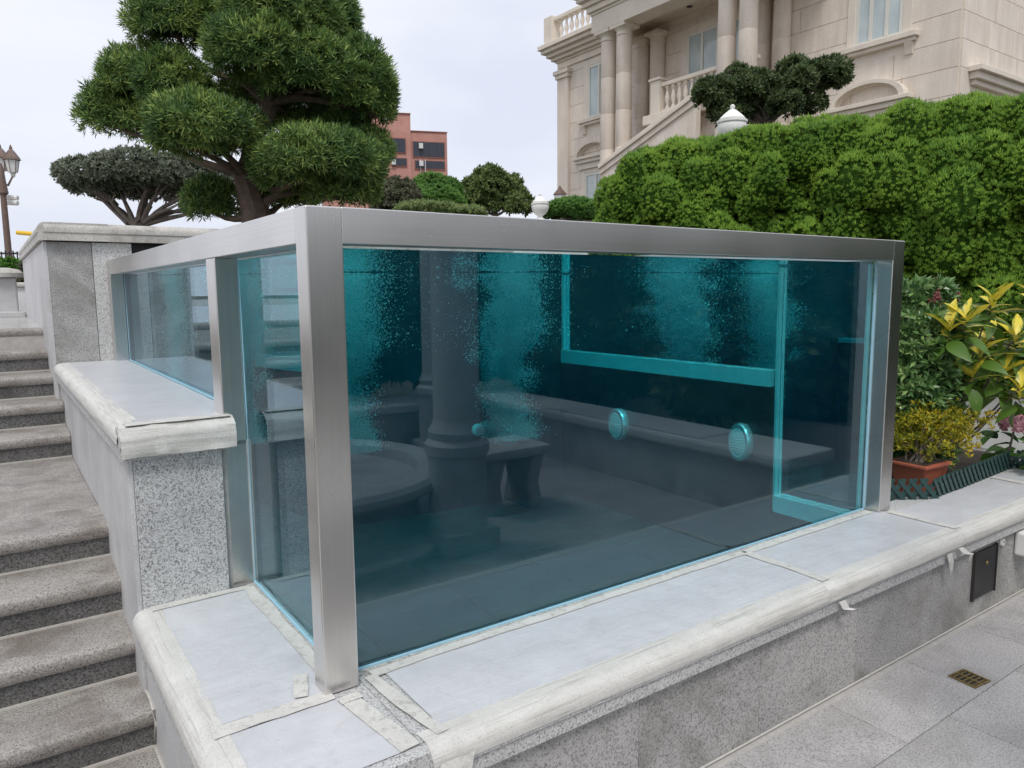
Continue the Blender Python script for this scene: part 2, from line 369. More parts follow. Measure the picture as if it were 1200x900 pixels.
def ellip(c, r, n, shell=(.72, 1.), zmin=-1., lump=.12, ls=3.):
    d = unit(rng.normal(size=(int(n*1.8), 3))); d = d[d[:, 2] > zmin][:n]
    c = np.asarray(c, float); r = np.asarray(r, float)
    q = rng.uniform(shell[0]**3, shell[1]**3, size=(len(d), 1))**(1/3)
    P = c+d*r*q; P = c+(P-c)*(1+lump*wob(P, ls*2.2, c[0]))[:, None]
    return P, unit(d/r)
ICO = None
def blob(c, r, lump=.12, ls=3., sub=3):
    bm = bmesh.new(); bmesh.ops.create_icosphere(bm, subdivisions=sub, radius=1); v = np.array([x.co[:] for x in bm.verts]); f = [[a.index for a in p.verts] for p in bm.faces]; bm.free()
    P = np.asarray(c)+v*np.asarray(r); P = np.asarray(c)+(P-np.asarray(c))*(1+lump*wob(P, ls*2.2, c[0]))[:, None]
    return P, np.array(f)
def merge(parts):
    V = []; F = []; b = 0
    for v, f in parts: V.append(v); F.append(np.asarray(f)+b); b += len(v)
    return np.concatenate(V), np.concatenate(F)

# ------------------------------------------------------------------ ground
GZ = -.5
tag(MB().add([(-400, -400, GZ-.03), (400, -400, GZ-.03), (400, 400, GZ-.03), (-400, 400, GZ-.03)], [(0, 1, 2, 3)]).build('ground', 'garden'), kind='structure')
pav = tag(box('courtyard_pavement', 'grout', -3.4, 6.5, -7.2, -.30, GZ-.028, GZ-.006), kind='structure')
tile_me = None
for j in range(15):
    for i in range(12):
        x0 = -.46+i*.6+(.0 if j % 2 == 0 else .3); y1 = -.405-j*.315
        if x0 > 4.9: continue
        x1 = x0+.597; y0 = y1-.312
        if tile_me is None:
            o = box('paving_tile', 'paving', x0, x1, y0, y1, GZ-.01, GZ, pav, .002); tile_me = o.data
        else: link('paving_tile', tile_me, None, pav, ((x0+x1)/2, (y0+y1)/2, GZ-.01))
# garden terrace right of and behind the tank
tag(box('garden_bed', 'soil', 3.13, 5.2, -.02, 9., GZ-.02, -.04), kind='structure')
path = tag(box('garden_path', 'grout', 5.2, 12, -6, 12., GZ-.02, -.03), kind='structure')
slab_me = None
for i in range(4):
    for j in range(9):
        x0 = 5.22+i*.9; y0 = -2.6+j*.9
        if slab_me is None:
            o = box('path_slab', 'wet_paving', x0, x0+.88, y0, y0+.88, -.03, -.012, path, .004); slab_me = o.data
        else: link('path_slab', slab_me, None, path, (x0+.44, y0+.44, -.03))
tag(box('upper_plaza', 'grout', -14, -.36, 4.9, 30, .3, .895), kind='structure')
plz = bpy.data.objects['upper_plaza']; pm = None
for i in range(8):
    for j in range(14):
        x1 = -.365-i*.6; y0 = 4.98+j*.6
        if pm is None:
            o = box('plaza_tile', 'wet_paving', x1-.596, x1, y0, y0+.596, .893, .908, plz, .002); pm = o.data
        else: link('plaza_tile', pm, None, plz, (x1-.298, y0+.298, .893))
tag(box('rear_terrace', 'garden', -.3, 60, 4.42, 60, GZ, .55), kind='structure')
tag(box('house_terrace', 'garden', 12.2, 60, -20, 60, GZ, 3.1), kind='structure')

# ------------------------------------------------------------------ walls round the pool
def nose_profile(e, top, thick=.115, inner=None, r=.045):
    """coping section: (d, z) with outer edge at d = e (negative side is outwards); inner = far end"""
    p = [(inner, top-thick), (inner, top)]
    for k in range(7):
        a = math.pi/2*k/6; p.append((e+r-r*math.sin(a), top-r+r*math.cos(a)))
    p += [(e, top-.066), (e+.007, top-.074), (e+.007, top-thick)]
    return p
def rnd_grid(nu, nv, fn, amp, name, mat, parent=None, edge=0.):
    """thin sheet with creases running along it: fn(u, v) -> point and normal"""
    def smooth(a, k): return np.apply_along_axis(lambda q: np.convolve(np.pad(q, k, mode='edge'), np.ones(2*k+1)/(2*k+1), 'valid'), 0, a)
    big = smooth(rng.normal(size=(nu+1, nv+1)), min(7, max(1, nu//4))); big = big/max(1e-6, np.abs(big).max()); fine = rng.uniform(0, 1, (nu+1, nv+1))
    hgt = amp*(np.clip(big*1.6, 0, 1)*.8+fine*.2)
    e0 = smooth(rng.normal(size=(nu+1, 1)), 2)[:, 0]*edge*1.6; e1 = smooth(rng.normal(size=(nu+1, 1)), 2)[:, 0]*edge*1.6
    V = []; V2 = []
    for i in range(nu+1):
        for j in range(nv+1):
            v = j/nv+(e0[i] if j == 0 else 0)+(e1[i] if j == nv else 0)
            p, n = fn(i/nu, v); p = np.array(p); n = np.array(n); V.append(p+n*hgt[i, j]); V2.append(p+n*(hgt[i, j]-.0012))
    F = [(i*(nv+1)+j, (i+1)*(nv+1)+j, (i+1)*(nv+1)+j+1, i*(nv+1)+j+1) for i in range(nu) for j in range(nv)]
    n0 = len(V); F2 = [tuple(q+n0 for q in f[::-1]) for f in F]
    mb = MB(); mb.v = [tuple(p) for p in V+V2]; mb.f = F+F2
    return mb.build(name, mat, parent, smooth=True)

EX, EY = -.365, -.405           # outer coping edges
wall = thing('low_wall', 'low granite wall with rounded coping carrying the glass pool', 'wall', (1.5, -.1, GZ))
# wall core and facing panels
box('wall_core', 'grout', -.31, 6.4, EY+.06, .06, GZ-.02, -.10, wall)
box('wall_core', 'grout', -.31, .06, .06, .96, GZ-.02, -.10, wall)
xs = [-.325, .30, .90, 1.525, 2.17, 2.80, 3.45, 4.10, 4.75, 5.4, 6.4]
for a, b in zip(xs, xs[1:]): box('facing_panel', 'granite', a+.001, b-.001, EY+.035, EY+.062, GZ-.01, -.114, wall, .0015)
ys = [EY+.064, .3, .962]
for a, b in zip(ys, ys[1:]): box('facing_panel', 'granite_smooth', -.333, -.308, a+.001, b-.001, GZ-.01, -.114, wall, .0015)
cx = [.121, 1.95, 3.05, 4.25, 5.4, 6.4]
for a, b in zip(cx, cx[1:]): MB().prism(nose_profile(EY, 0, inner=.085), 0, a+.001, b-.001).build('coping_stone', 'granite_coping', wall, smooth=True)
pr_ = [(x, z) for x, z in nose_profile(EX, 0, inner=.120)]
mb = MB(); n = len(pr_)
mb.add([(x, EY+.0, z) for x, z in pr_]+[(x, .985, z) for x, z in pr_], [tuple(range(n)), tuple(range(n, 2*n))[::-1]]+[(i, n+i, n+(i+1) % n, (i+1) % n) for i in range(n)])
mb.build('coping_stone', 'granite_coping', wall, smooth=True)
# second tier left of the pool
T2 = .690
tier = thing('raised_wall', 'stepped granite wall with film-covered coping beside the stairs', 'wall', (-.15, 2.5, GZ))
box('wall_core', 'grout', -.31, .10, 1.0, 4.05, GZ-.02, T2-.10, tier)
box('facing_panel', 'granite_coarse', -.328, -.018, .975, .999, -.10, T2-.118, tier, .002)
for a, b in ((.974, 1.5), (1.5, 2.35), (2.35, 3.2), (3.2, 4.04)):
    box('facing_panel', 'granite_smooth', -.345, -.329, a+.001, b-.001, GZ-.01, T2-.118, tier, .002)
pr2 = nose_profile(EX-.008, T2, inner=.08)
n = len(pr2); mb = MB()
ya, yb = .945, 4.035
mb.add([(x, max(ya, 0)+.0, z) for x, z in pr2]+[(x, yb, z) for x, z in pr2], [tuple(range(n)), tuple(range(n, 2*n))[::-1]]+[(i, n+i, n+(i+1) % n, (i+1) % n) for i in range(n)])
V = np.array(mb.v)
mb2 = MB().prism([(-.37, 1.01), (.0, 1.01), (.0, 4.035), (-.37, 4.035)], 2, T2-.115, T2-.004)
# front end with its own nose
fp = nose_profile(.937, T2, inner=1.012)
MB().prism([(p[0], p[1]) for p in fp], 0, EX-.006, .012).build('coping_stone', 'granite_coping', tier, smooth=True)
prs = nose_profile(EX-.008, T2, inner=.082); mb = MB(); n = len(prs)
mb.add([(x, 1.013, z) for x, z in prs]+[(x, 4.035, z) for x, z in prs], [tuple(range(n)), tuple(range(n, 2*n))[::-1]]+[(i, n+i, n+(i+1) % n, (i+1) % n) for i in range(n)])
mb.build('coping_stone', 'granite_coping', tier, smooth=True)
# high wall behind
hw = thing('high_wall', 'tall granite wall with weathered coping at the top of the stairs', 'wall', (0, 5, GZ))
box('wall_core', 'grout', -.33, 3.5, 4.07, 4.40, GZ-.02, 1.52, hw)
box('wall_core', 'grout', -.33, 0, 4.40, 7.6, GZ-.02, 1.52, hw)
box('facing_panel', 'granite', -.352, -.088, 4.045, 4.069, GZ, 1.525, hw, .002)
box('facing_panel', 'granite_coping', -.085, .165, 4.04, 4.068, GZ, 1.525, hw, .002)
box('facing_panel', 'granite', .43, 3.5, 4.045, 4.069, 1.2, 1.525, hw, .002)
box('overflow_slot', 'black_void', .167, .428, 4.06, 4.0695, 1.2, 1.523, hw)
for a, b in ((4.046, 4.9), (4.9, 5.8), (5.8, 6.7), (6.7, 7.6)): box('facing_panel', 'granite_smooth', -.376, -.353, a+.001, b-.001, GZ, 1.525, hw, .002)
def coph(e, inner): return nose_profile(e, 1.652, .122, inner, .05)
pc = coph(-.405, .02); n = len(pc); mb = MB()
mb.add([(x, 4.0, z) for x, z in pc]+[(x, 7.65, z) for x, z in pc], [tuple(range(n)), tuple(range(n, 2*n))[::-1]]+[(i, n+i, n+(i+1) % n, (i+1) % n) for i in range(n)])
o = mb.build('coping_stone', 'old_coping', hw, smooth=True)
MB().prism(coph(3.985, 4.44), 0, -.365, 1.2).build('coping_stone', 'old_coping', hw, smooth=True)
MB().prism(coph(3.985, 4.44), 0, 1.203, 3.5).build('coping_stone', 'old_coping', hw, smooth=True)
# matching masonry on the far side of the pool
tr = thing('side_wall', 'granite wall below the side windows of the pool among the plants', 'wall', (3.2, 2.5, GZ))
box('wall_core', 'grout', 2.99, 3.36, 1.06, 4.04, GZ-.02, T2-.10, tr)
box('facing_panel', 'granite', 3.361, 3.385, 1.06, 4.04, GZ, T2-.118, tr)
box('coping_stone', 'granite_coping', 3.02, 3.41, 1.13, 4.035, T2-.115, T2, tr, .02)

# ------------------------------------------------------------------ stairs
st = thing('stone_stairs', 'granite stairs with rounded treads climbing beside the pool wall', 'stairs', (-1.6, 2.5, GZ))
def tread_prof(yn, yb, z, t=.062):
    p = [(yb, z-t), (yb, z)]
    r = .024
    for k in range(6):
        a = math.pi/2*k/5; p.append((yn+r-r*math.sin(a), z-r+r*math.cos(a)))
    p += [(yn, z-t+.016), (yn+.010, z-t)]
    return p
def step(yn, yb, z, zprev, x1, n=2):
    xs_ = [-2.9, -1.55, x1] if n == 2 else [-2.9, -2.0, -1.1, x1]
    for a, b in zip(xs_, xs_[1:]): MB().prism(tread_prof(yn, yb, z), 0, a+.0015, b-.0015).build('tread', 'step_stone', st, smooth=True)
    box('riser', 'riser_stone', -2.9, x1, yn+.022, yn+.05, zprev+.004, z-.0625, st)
    box('caulk_line', 'caulk', -2.9, x1, yn+.014, yn+.0225, zprev, zprev+.008, st)
low = [(.535, -.478), (.838, -.325), (1.135, -.172), (1.428, -.018), (1.745, .135)]
up = [(3.45, .290), (3.81, .445), (4.17, .60), (4.53, .755), (4.89, .908)]
zp = GZ-.02
for i, (y, z) in enumerate(low):
    nb = low[i+1][0]+.05 if i+1 < len(low) else y+.36
    step(y, nb, z, zp, -.334); zp = z
# landing slabs
for j in range(3):
    y0 = 1.745+.362+j*.37; y1 = min(y0+.367, 3.5)
    for a, b in ((-2.9, -2.05), (-2.05, -1.2), (-1.2, -.345)): box('landing_slab', 'step_stone', a+.002, b-.002, y0, y1, .075, .135, st, .002)
box('stair_core', 'grout', -2.9, -.35, 1.80, 5.0, GZ-.01, .07, st)
y0 = 3.217
for a, b in ((-2.9, -1.9), (-1.9, -.9), (-.9, -.345)): box('landing_slab', 'step_stone', a+.002, b-.002, y0, 3.52, .075, .1348, st, .002)
for i, (y, z) in enumerate(up):
    nb = up[i+1][0]+.05 if i+1 < len(up) else y+.10
    step(y, nb, z, zp if i else .135, -.347); zp = z
box('stair_core', 'grout', -2.9, -.36, 4.93, 4.975, .07, .84, st)
# white sealant bead climbing along the wall
pts = []
for (y, z) in low:
    pts += [(y+.02, z-.15), (y-.012, z-.055), (y-.012, z+.004), (y+.06, z+.009)]
pts += [(3.42, .142), (3.44, .20)]
o = MB().tube([(-.337+rng.uniform(-.002, .002), y, z) for y, z in pts], .0065, 6).build('sealant_bead', 'caulk', st, smooth=True)

# ------------------------------------------------------------------ glass pool
H, L, D = 1.40, 3.10, 4.03
pool = thing('glass_pool', 'raised glass pool in a brushed steel frame full of turquoise water', 'pool', (1.55, 2, 0))
W = .105
def tubepost(x0, x1, y0, y1, z0, z1): return box('post', 'steel', x0, x1, y0, y1, z0, z1, pool, .004)
tubepost(0, W, 0, W-.02, .004, H-.0005)
tubepost(0, .086, 1.0, 1.13, .004, H-.101)
tubepost(0, .086, D-.10, D, T2+.002, H-.101)
tubepost(L-W, L, 0, W-.02, .004, H-.0005)
tubepost(L-.084, L, 1.0, 1.11, .004, H-.101)
tubepost(L-.084, L, D-.10, D, T2, H-.101)
box('top_rail', 'steel_rail', W-.003, L-W+.003, .0004, .098, H-.10, H, pool, .003)
box('top_rail', 'steel_rail', .0004, .10, .083, D, H-.10, H-.001, pool, .003)
box('top_rail', 'steel_rail', L-.10, L-.0004, .083, D, H-.10, H-.001, pool, .003)
box('top_rail', 'steel_rail', .101, L-.101, D-.10, D, H-.10, H-.001, pool, .004)
G0, G1 = .088, .100          # pane
pz1 = H-.102
box('glass_pane', 'pane_glass', .1035, L-.1035, G0, G1, .002, pz1, pool)
box('glass_pane', 'pane_glass', G0, G1, .106, 1.13, .002, pz1, pool)
box('glass_pane', 'pane_glass', G0, G1, 1.14, D-.02, T2+.004, pz1, pool)
box('glass_pane', 'pane_glass', L-G1, L-G0, .106, 1.06, .002, pz1, pool)
box('glass_pane', 'pane_glass', L-G1, L-G0, 1.14, D-.02, T2+.004, pz1, pool)
# rims of the thick panes, edge glow put in as blue-green colour
def rim(*b): box('glass_rim', 'edge_glow_tint', *b, pool)
def seal(*b): box('pane_seal', 'sealant', *b, pool)
seal(.107, L-.107, .080, .0878, .004, .011)                 # bottom of front pane
seal(.080, .0878, .09, .995, .004, .011)
seal(.0865, .0878, .988, 1.0, .012, pz1-.002)
seal(.0865, .0878, 3.90, 3.925, T2+.006, pz1-.002)
seal(.080, .0878, 1.135, 3.92, T2+.003, T2+.012)
seal(.1055, .110, .085, .0878, .012, pz1-.002)
seal(L-.114, L-.1055, .080, .0878, .012, pz1-.002)
x1 = L-.102
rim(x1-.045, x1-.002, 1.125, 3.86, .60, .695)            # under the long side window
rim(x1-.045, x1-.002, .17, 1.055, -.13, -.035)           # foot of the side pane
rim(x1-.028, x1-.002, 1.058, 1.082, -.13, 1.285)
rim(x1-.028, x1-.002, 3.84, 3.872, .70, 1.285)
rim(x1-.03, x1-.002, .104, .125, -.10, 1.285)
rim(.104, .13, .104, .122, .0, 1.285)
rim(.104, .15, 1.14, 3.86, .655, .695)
box('mortar_bed', 'mortar', .11, L-.11, .052, .0865, -.002, .0045, pool)
box('mortar_bed', 'mortar', .052, .0865, .09, .985, -.002, .0045, pool)
# basin lining
bas = thing('pool_basin', 'dark stone lining and tiled floor inside the glass pool', 'basin', (1.55, 2, GZ))
FZ = -.45
box('floor_slab', 'grout', .02, L-.02, .03, 4.0, GZ-.018, FZ-.012, bas)
dm = None
for i in range(5):
    for j in range(13):
        x0 = .03+i*.606; y0 = .03+j*.306
        if dm is None:
            o = box('floor_tile', 'dark_tile', x0, x0+.60, y0, y0+.30, FZ-.013, FZ, bas, .002); dm = o.data
        else: link('floor_tile', dm, None, bas, (x0+.3, y0+.15, FZ-.013))
box('lining_wall', 'dark_lining', .061, L-.061, .061, .15, FZ-.01, -.012, bas)
box('lining_wall', 'dark_lining', .061, .15, .151, 1.13, FZ-.01, -.012, bas)
box('lining_wall', 'dark_lining', L-.15, L-.05, .151, 1.056, FZ-.01, -.136, bas)
box('lining_wall', 'dark_lining', .101, .15, 1.131, 3.87, FZ-.01, .65, bas)
box('lining_wall', 'dark_lining', L-.15, L-.09, 1.084, 3.87, FZ-.01, .595, bas)
box('lining_wall', 'dark_lining', .089, L-.089, 3.875, 4.035, FZ-.01, H-.104, bas)
# water
tag(box('water', 'water', .102, L-.102, .102, 3.95, FZ-.006, 1.294), kind='structure')
# nozzles and underwater lights
def nozzle(x, z, label):
    t = thing('water_jet', label, 'jet nozzle', (x, 3.86, z))
    MB().lathe([(.012, -.0), (.028, -.004), (.044, .002), (.048, .012), (.046, .02)], (x, 3.855, z), 20, 1).build('flange', 'nozzle', t, smooth=True)
    MB().lathe([(.006, -.02), (.019, -.02), (.021, .004), (.016, .008)], (x, 3.85, z), 16, 1).build('spout', 'nozzle', t, smooth=True)
nozzle(2.231, .128, 'white round jet blowing the tall plume of bubbles by the side window')
nozzle(1.363, .109, 'white round jet behind the corner post of the pool')
def pool_light(y, z, label):
    t = thing('underwater_light', label, 'pool light', (L-.16, y, z)); X = L-.151
    MB().lathe([(.118, .0), (.120, -.035), (.112, -.047), (.090, -.050), (.088, -.040)], (X, y, z), 32, 0).build('bezel', 'chrome', t, smooth=True)
    MB().lathe([(.004, -.058), (.05, -.055), (.0895, -.047), (.0895, -.040)], (X, y, z), 32, 0).build('lens', 'nozzle', t, smooth=True)
    mb = MB()
    for rr, k in ((.018, 6), (.036, 12), (.054, 18), (.072, 24)):
        for i in range(k):
            a = 2*math.pi*i/k; mb.lathe([(.0040, -.0470-.010*(1-(rr/.09)**2)), (.0035, -.0500-.010*(1-(rr/.09)**2))], (X, y+rr*math.cos(a), z+rr*math.sin(a)), 5, 0)
    o = mb.build('grille', 'dark_metal', t)
pool_light(2.943, .205, 'round chrome underwater light deeper in the pool')
pool_light(1.40, .25, 'round chrome underwater light beside the glass side pane')
# bubbles
tetv = np.array([(1, 1, 1), (-1, -1, 1), (-1, 1, -1), (1, -1, -1)], float)
tetf = [(0, 1, 2), (0, 3, 1), (0, 2, 3), (1, 3, 2)]
def plume(x, z, n, label, hgt=1.286, jet=.62, dx=.03, w0=.052):
    a = int(n*.24); t = rng.uniform(0, 1, a)**.8
    P1 = np.stack([x+dx*t+rng.normal(size=a)*(.014+.06*t), 3.82-t*jet*1.15, z+.07*t**2+np.abs(rng.normal(size=a))*(.02+.10*t)-.01-.05*t], 1)
    b = n-a; t = rng.uniform(0, 1, b)
    cxx = x+dx-.05*np.sin(t*5); wv = w0+.07*t+.03*np.sin(t*13)
    kk = 60; cl = np.stack([rng.normal(size=kk)*.075, rng.normal(size=kk)*.11+.03, rng.uniform(0, 1, kk)], 1); ci = rng.integers(0, kk, b); cm = rng.uniform(0, 1, b) < .45
    ox = np.where(cm, cl[ci, 0]+rng.normal(size=b)*.035, rng.normal(size=b)*wv); oy = np.where(cm, cl[ci, 1]+rng.normal(size=b)*.035, rng.normal(size=b)*wv*1.15)
    tt = np.where(cm, np.clip(cl[ci, 2]+rng.normal(size=b)*.03, 0, 1), t)
    P2 = np.stack([cxx+ox*(.75+.5*tt), 3.82-jet*.82+.05*np.sin(tt*7)+oy*(.75+.5*tt), z+.03+(hgt-z-.03)*tt**.9], 1)
    k = int(n*.02)
    P3 = np.stack([x+rng.normal(size=k)*.24, 3.82-jet*.8+rng.normal(size=k)*.24, rng.uniform(.75, hgt, k)], 1)
    P = np.concatenate([P1, P2, P3]); P[:, 1] = np.minimum(P[:, 1], 3.86); P[:, 2] = np.minimum(P[:, 2], hgt); P[:, 0] = np.clip(P[:, 0], .17, L-.17)
    S = .00165*np.exp(rng.normal(size=len(P))*.5); S = np.minimum(S, .0062)
    V, F = scatter(tetv, tetf, P, rng.normal(size=(len(P), 3)), S)
    o = np_mesh('bubbles', V, F, 'bubble', kind='stuff'); tag(o, label, 'bubbles')
    # fine mist of micro bubbles: a lumpy closed body following the jet and the rising plume
    path = [(x, 3.83, z, .020), (x+dx*.3, 3.83-jet*.3, z+.008, .048), (x+dx*.7, 3.83-jet*.66, z+.03, .078), (x+dx, 3.83-jet*.86, z+.12, .10)]
    for k in range(1, 9):
        t = k/8; path.append((x+dx-.05*math.sin(t*5), 3.83-jet*.80+.04*math.sin(t*7), z+.11+(hgt-.004-z-.11)*t, .10+.045*t+.015*math.sin(t*13)))
    pts = np.array(path); fi = np.linspace(0, len(pts)-1, 46); pp = np.stack([np.interp(fi, np.arange(len(pts)), pts[:, c]) for c in range(4)], 1)
    for sc_, ph, mt_ in ((1.30, 0., 'mist'), (.62, 2., 'mist_core')):
        mb = MB().tube(pp[:, :3], pp[:, 3]*sc_, 20); V = np.array(mb.v); cen = np.repeat(pp[:, :3], 20, 0)
        V = cen+(V-cen)*(1+.30*wob(V, 16, ph)+.20*wob(V, 41, 1.3+ph))[:, None]; V[:, 2] = np.minimum(V[:, 2], hgt+.002*sc_); V[:, 1] = np.minimum(V[:, 1], 3.867+.001*sc_)
        mb.v = [tuple(p) for p in V]; ms = mb.build('mist', mt_, o, smooth=True); ms['kind'] = 'stuff'
plume(2.231, .128, 60000, 'tall white plume of air bubbles rising near the side window')
plume(1.363, .109, 50000, 'white air bubbles rising behind the corner post of the pool', jet=.30, dx=-.16)

# ------------------------------------------------------------------ film and tape on the copings
def film(name, label, x0, x1, y0, y1, z, amp=.0012, nu=None, nv=None):
    nu = nu or max(6, int((x1-x0)/.04)); nv = nv or max(6, int((y1-y0)/.04))
    o = rnd_grid(nu, nv, lambda u, v: ((x0+(x1-x0)*u, y0+(y1-y0)*v, z), (0, 0, 1)), amp, name, 'film')
    return tag(o, label, 'plastic film', 'plastic film on the copings')
def tape(label, p0, p1, wd, z, amp=.0012):
    p0 = np.array(p0, float); p1 = np.array(p1, float); d = unit(p1-p0); s = np.array([-d[1], d[0]]); n = max(8, int(np.linalg.norm(p1-p0)/.03))
    o = rnd_grid(n, 3, lambda u, v: ((*(p0+(p1-p0)*u+s*wd*(v-.5)), z), (0, 0, 1)), amp, 'masking_tape', 'tape', edge=.09)
    return tag(o, label, 'tape', 'masking tape on the copings')
Zf, Zt = .0035, .0066
film('protective_film', 'long bluish plastic film on coping in front of the glass pool', .20, 1.94, EY+.075, .045, Zf)
film('protective_film', 'bluish plastic film on coping in front of the right corner post', 1.96, 3.04, EY+.075, .045, Zf)
film('protective_film', 'bluish plastic film on coping beside the green garden edging', 3.06, 4.24, EY+.075, -.03, Zf)
film('protective_film', 'bluish plastic film at the far end of the coping past the pool', 4.26, 6.3, EY+.075, -.03, Zf)
film('protective_film', 'bluish plastic film between stairs wall and the narrow side pane', EX+.075, .045, .03, .945, Zf)
film('protective_film', 'square plastic film on the corner of the coping below the corner post', EX+.075, .075, EY+.04, -.03, Zf)
film('protective_film', 'plastic film on the raised coping beside the stairs', EX+.06, .075, 1.02, 4.02, T2+.0035, .002)
tape('tape strip crossing the coping from corner post to stairs wall', (EX+.05, -.005), (.02, -.005), .055, Zt)
tape('tape strip along the foot of the narrow side pane', (.047, .10), (.047, .95), .045, Zt)
tape('tape strip along the foot of the front glass', (.16, .042), (1.94, .042), .04, Zt)
tape('tape strip along the far half of the front glass', (1.96, .042), (2.98, .042), .04, Zt)
tape('tape strip across coping at the film joint in front of the glass', (1.95, EY+.05), (1.95, .03), .05, Zt)
tape('tape strip across coping at the right corner post', (3.05, EY+.05), (3.05, -.02), .05, Zt)
tape('tape strip across coping by the green edging', (4.25, EY+.05), (4.25, -.02), .06, Zt)
tape('tape strip across coping next to the corner post', (.185, EY+.05), (.150, .03), .05, Zt)
tape('second tape strip across coping left of the first', (.085, EY+.04), (.055, -.06), .05, Zt)
tape('short tape patch beside the corner post', (-.055, .03), (-.02, .16), .045, Zt+.002)
tape('tape strip along the top of the wall facing panel', (EX+.06, .955), (.05, .955), .04, Zt)
tape('short crumpled tape patch in front of the corner post', (.02, -.055), (.085, -.05), .04, Zt+.002)
def nose_tape(label, axis, a, b, e, top, sgn=1, n=None, amp=.0020, low=.058):
    pts = [(e+.088, top+.0045), (e+.075, top+.0040), (e+.060, top+.0030)]
    for k in range(7):
        t = math.pi/2*k/6; pts.append((e+.045-.0475*math.sin(t), top-.045+.0475*math.cos(t)))
    pts += [(e-.0025, top-low+.006), (e-.002, top-low)]
    m = len(pts)-1
    def fn(u, v):
        q = min(max(v, 0), 1)*m; i = min(int(q), m-1); f = q-i
        d = pts[i][0]*(1-f)+pts[i+1][0]*f; z = pts[i][1]*(1-f)+pts[i+1][1]*f
        nn = np.array([pts[i+1][1]-pts[i][1], -(pts[i+1][0]-pts[i][0])]); nn = nn/np.linalg.norm(nn)
        if nn[1] < -.2: nn = -nn
        if i > m-3: nn = np.array([-1., 0])
        c = a+(b-a)*u
        return ((c, d, z), (0, nn[0], nn[1])) if axis == 0 else ((d, c, z), (nn[0], 0, nn[1]))
    o = rnd_grid(n or int((b-a)/.02), m, fn, amp, 'masking_tape', 'tape_x' if axis == 0 else 'tape_y', edge=.03)
    return tag(o, label, 'tape', 'masking tape on the copings')
nose_tape('cream tape wrapped over the rounded coping edge along the front', 0, .13, 1.94, EY, 0)
nose_tape('cream tape wrapped over the coping edge before the right corner post', 0, 1.90, 3.08, EY-.001, 0)
nose_tape('cream tape wrapped over the coping edge above the metal hatch', 0, 3.02, 4.28, EY-.002, 0)
nose_tape('cream tape wrapped over the far end of the coping edge', 0, 4.24, 6.3, EY-.001, 0)
nose_tape('cream tape wrapped over the coping edge facing the lower steps', 1, EY+.01, .975, EX, 0)
nose_tape('cream tape wrapped over the raised coping edge facing the stairs', 1, .96, 4.02, EX-.008, T2)
nose_tape('crumpled cream tape wrapped round the end of the raised coping', 0, EX-.002, .03, .937, T2, amp=.008, low=.108)
tape('crinkled tape strip on top of the raised coping end', (EX+.02, 1.0), (.02, 1.0), .07, T2+.008, .004)
# loose tape tails
def tail(label, p, pts, wd):
    mb = MB(); V = []; 
    for (dx, dy, dz), w_ in zip(pts, wd): V += [(p[0]+dx-w_, p[1]+dy, p[2]+dz), (p[0]+dx+w_, p[1]+dy-.004, p[2]+dz)]
    k = len(pts); F = [(2*i, 2*i+1, 2*i+3, 2*i+2) for i in range(k-1)]
    V2 = [(x, y-.0015, z) for x, y, z in V]; F2 = [tuple(j+2*k for j in f[::-1]) for f in F]
    mb.add(V+V2, F+F2); return tag(mb.build('tape_tail', 'tape', smooth=True), label, 'tape', 'loose tape ends')
tail('small loose tape end sticking out under the coping', (1.98, EY-.002, -.10), [(0, 0, .03), (.01, -.012, .0), (.04, -.03, -.006), (.065, -.04, -.004)], [.02, .018, .012, .010])
tail('torn tape end hanging under the coping left of the hatch', (2.86, EY-.004, -.085), [(0, 0, .02), (.01, -.006, -.02), (.02, -.004, -.06), (.024, -.002, -.085)], [.022, .02, .010, .003])
tail('twisted tape end poking out just left of the hatch', (2.97, EY-.004, -.08), [(0, 0, .02), (.02, -.02, -.005), (.05, -.03, -.012), (.05, -.02, -.05)], [.02, .02, .015, .004])
tail('crumpled tape end under the front coping near the corner', (.20, EY-.004, -.09), [(0, 0, .05), (-.02, -.015, .01), (-.05, -.02, -.02), (-.07, -.01, -.035)], [.05, .05, .03, .01])

# ------------------------------------------------------------------ wall fittings and drain
ht = thing('metal_hatch', 'dark metal access hatch set in the granite wall', 'hatch', (3.33, EY, -.4))
Yh = EY+.034
box('hatch_plate', 'dark_metal', 3.215, 3.445, Yh-.012, Yh-.0005, -.395, -.150, ht, .003)
box('hatch_frame', 'iron', 3.205, 3.213, Yh-.016, Yh-.0005, -.40, -.145, ht); box('hatch_frame', 'iron', 3.447, 3.455, Yh-.016, Yh-.0005, -.40, -.145, ht)
MB().lathe([(.010, -.004), (.011, 0)], (3.34, Yh-.013, -.225), 10, 1).build('lock', 'brass', ht)
sk = thing('cable_gland', 'small round white cable outlet beside the hatch', 'outlet', (3.52, EY, -.17))
MB().lathe([(.006, -.010), (.020, -.010), (.024, 0)], (3.525, Yh-.001, -.155), 16, 1).build('ring', 'white_plaster', sk, smooth=True)
MB().lathe([(.004, -.013), (.005, -.009)], (3.525, Yh-.001, -.155), 8, 1).build('hole', 'iron', sk)
jb = thing('junction_box', 'white plastic socket box on the granite wall', 'socket', (3.75, EY, -.3))
box('housing', 'white_plaster', 3.68, 3.80, Yh-.07, Yh-.001, -.26, -.13, jb, .012)
box('cover', 'white_plaster', 3.69, 3.79, Yh-.085, Yh-.0705, -.235, -.15, jb, .006)
gr = thing('floor_drain', 'square brass drain grate in the pavement', 'drain', (2.6, -.64, GZ))
cg, ag = np.array([2.603, -.637]), math.radians(-6)
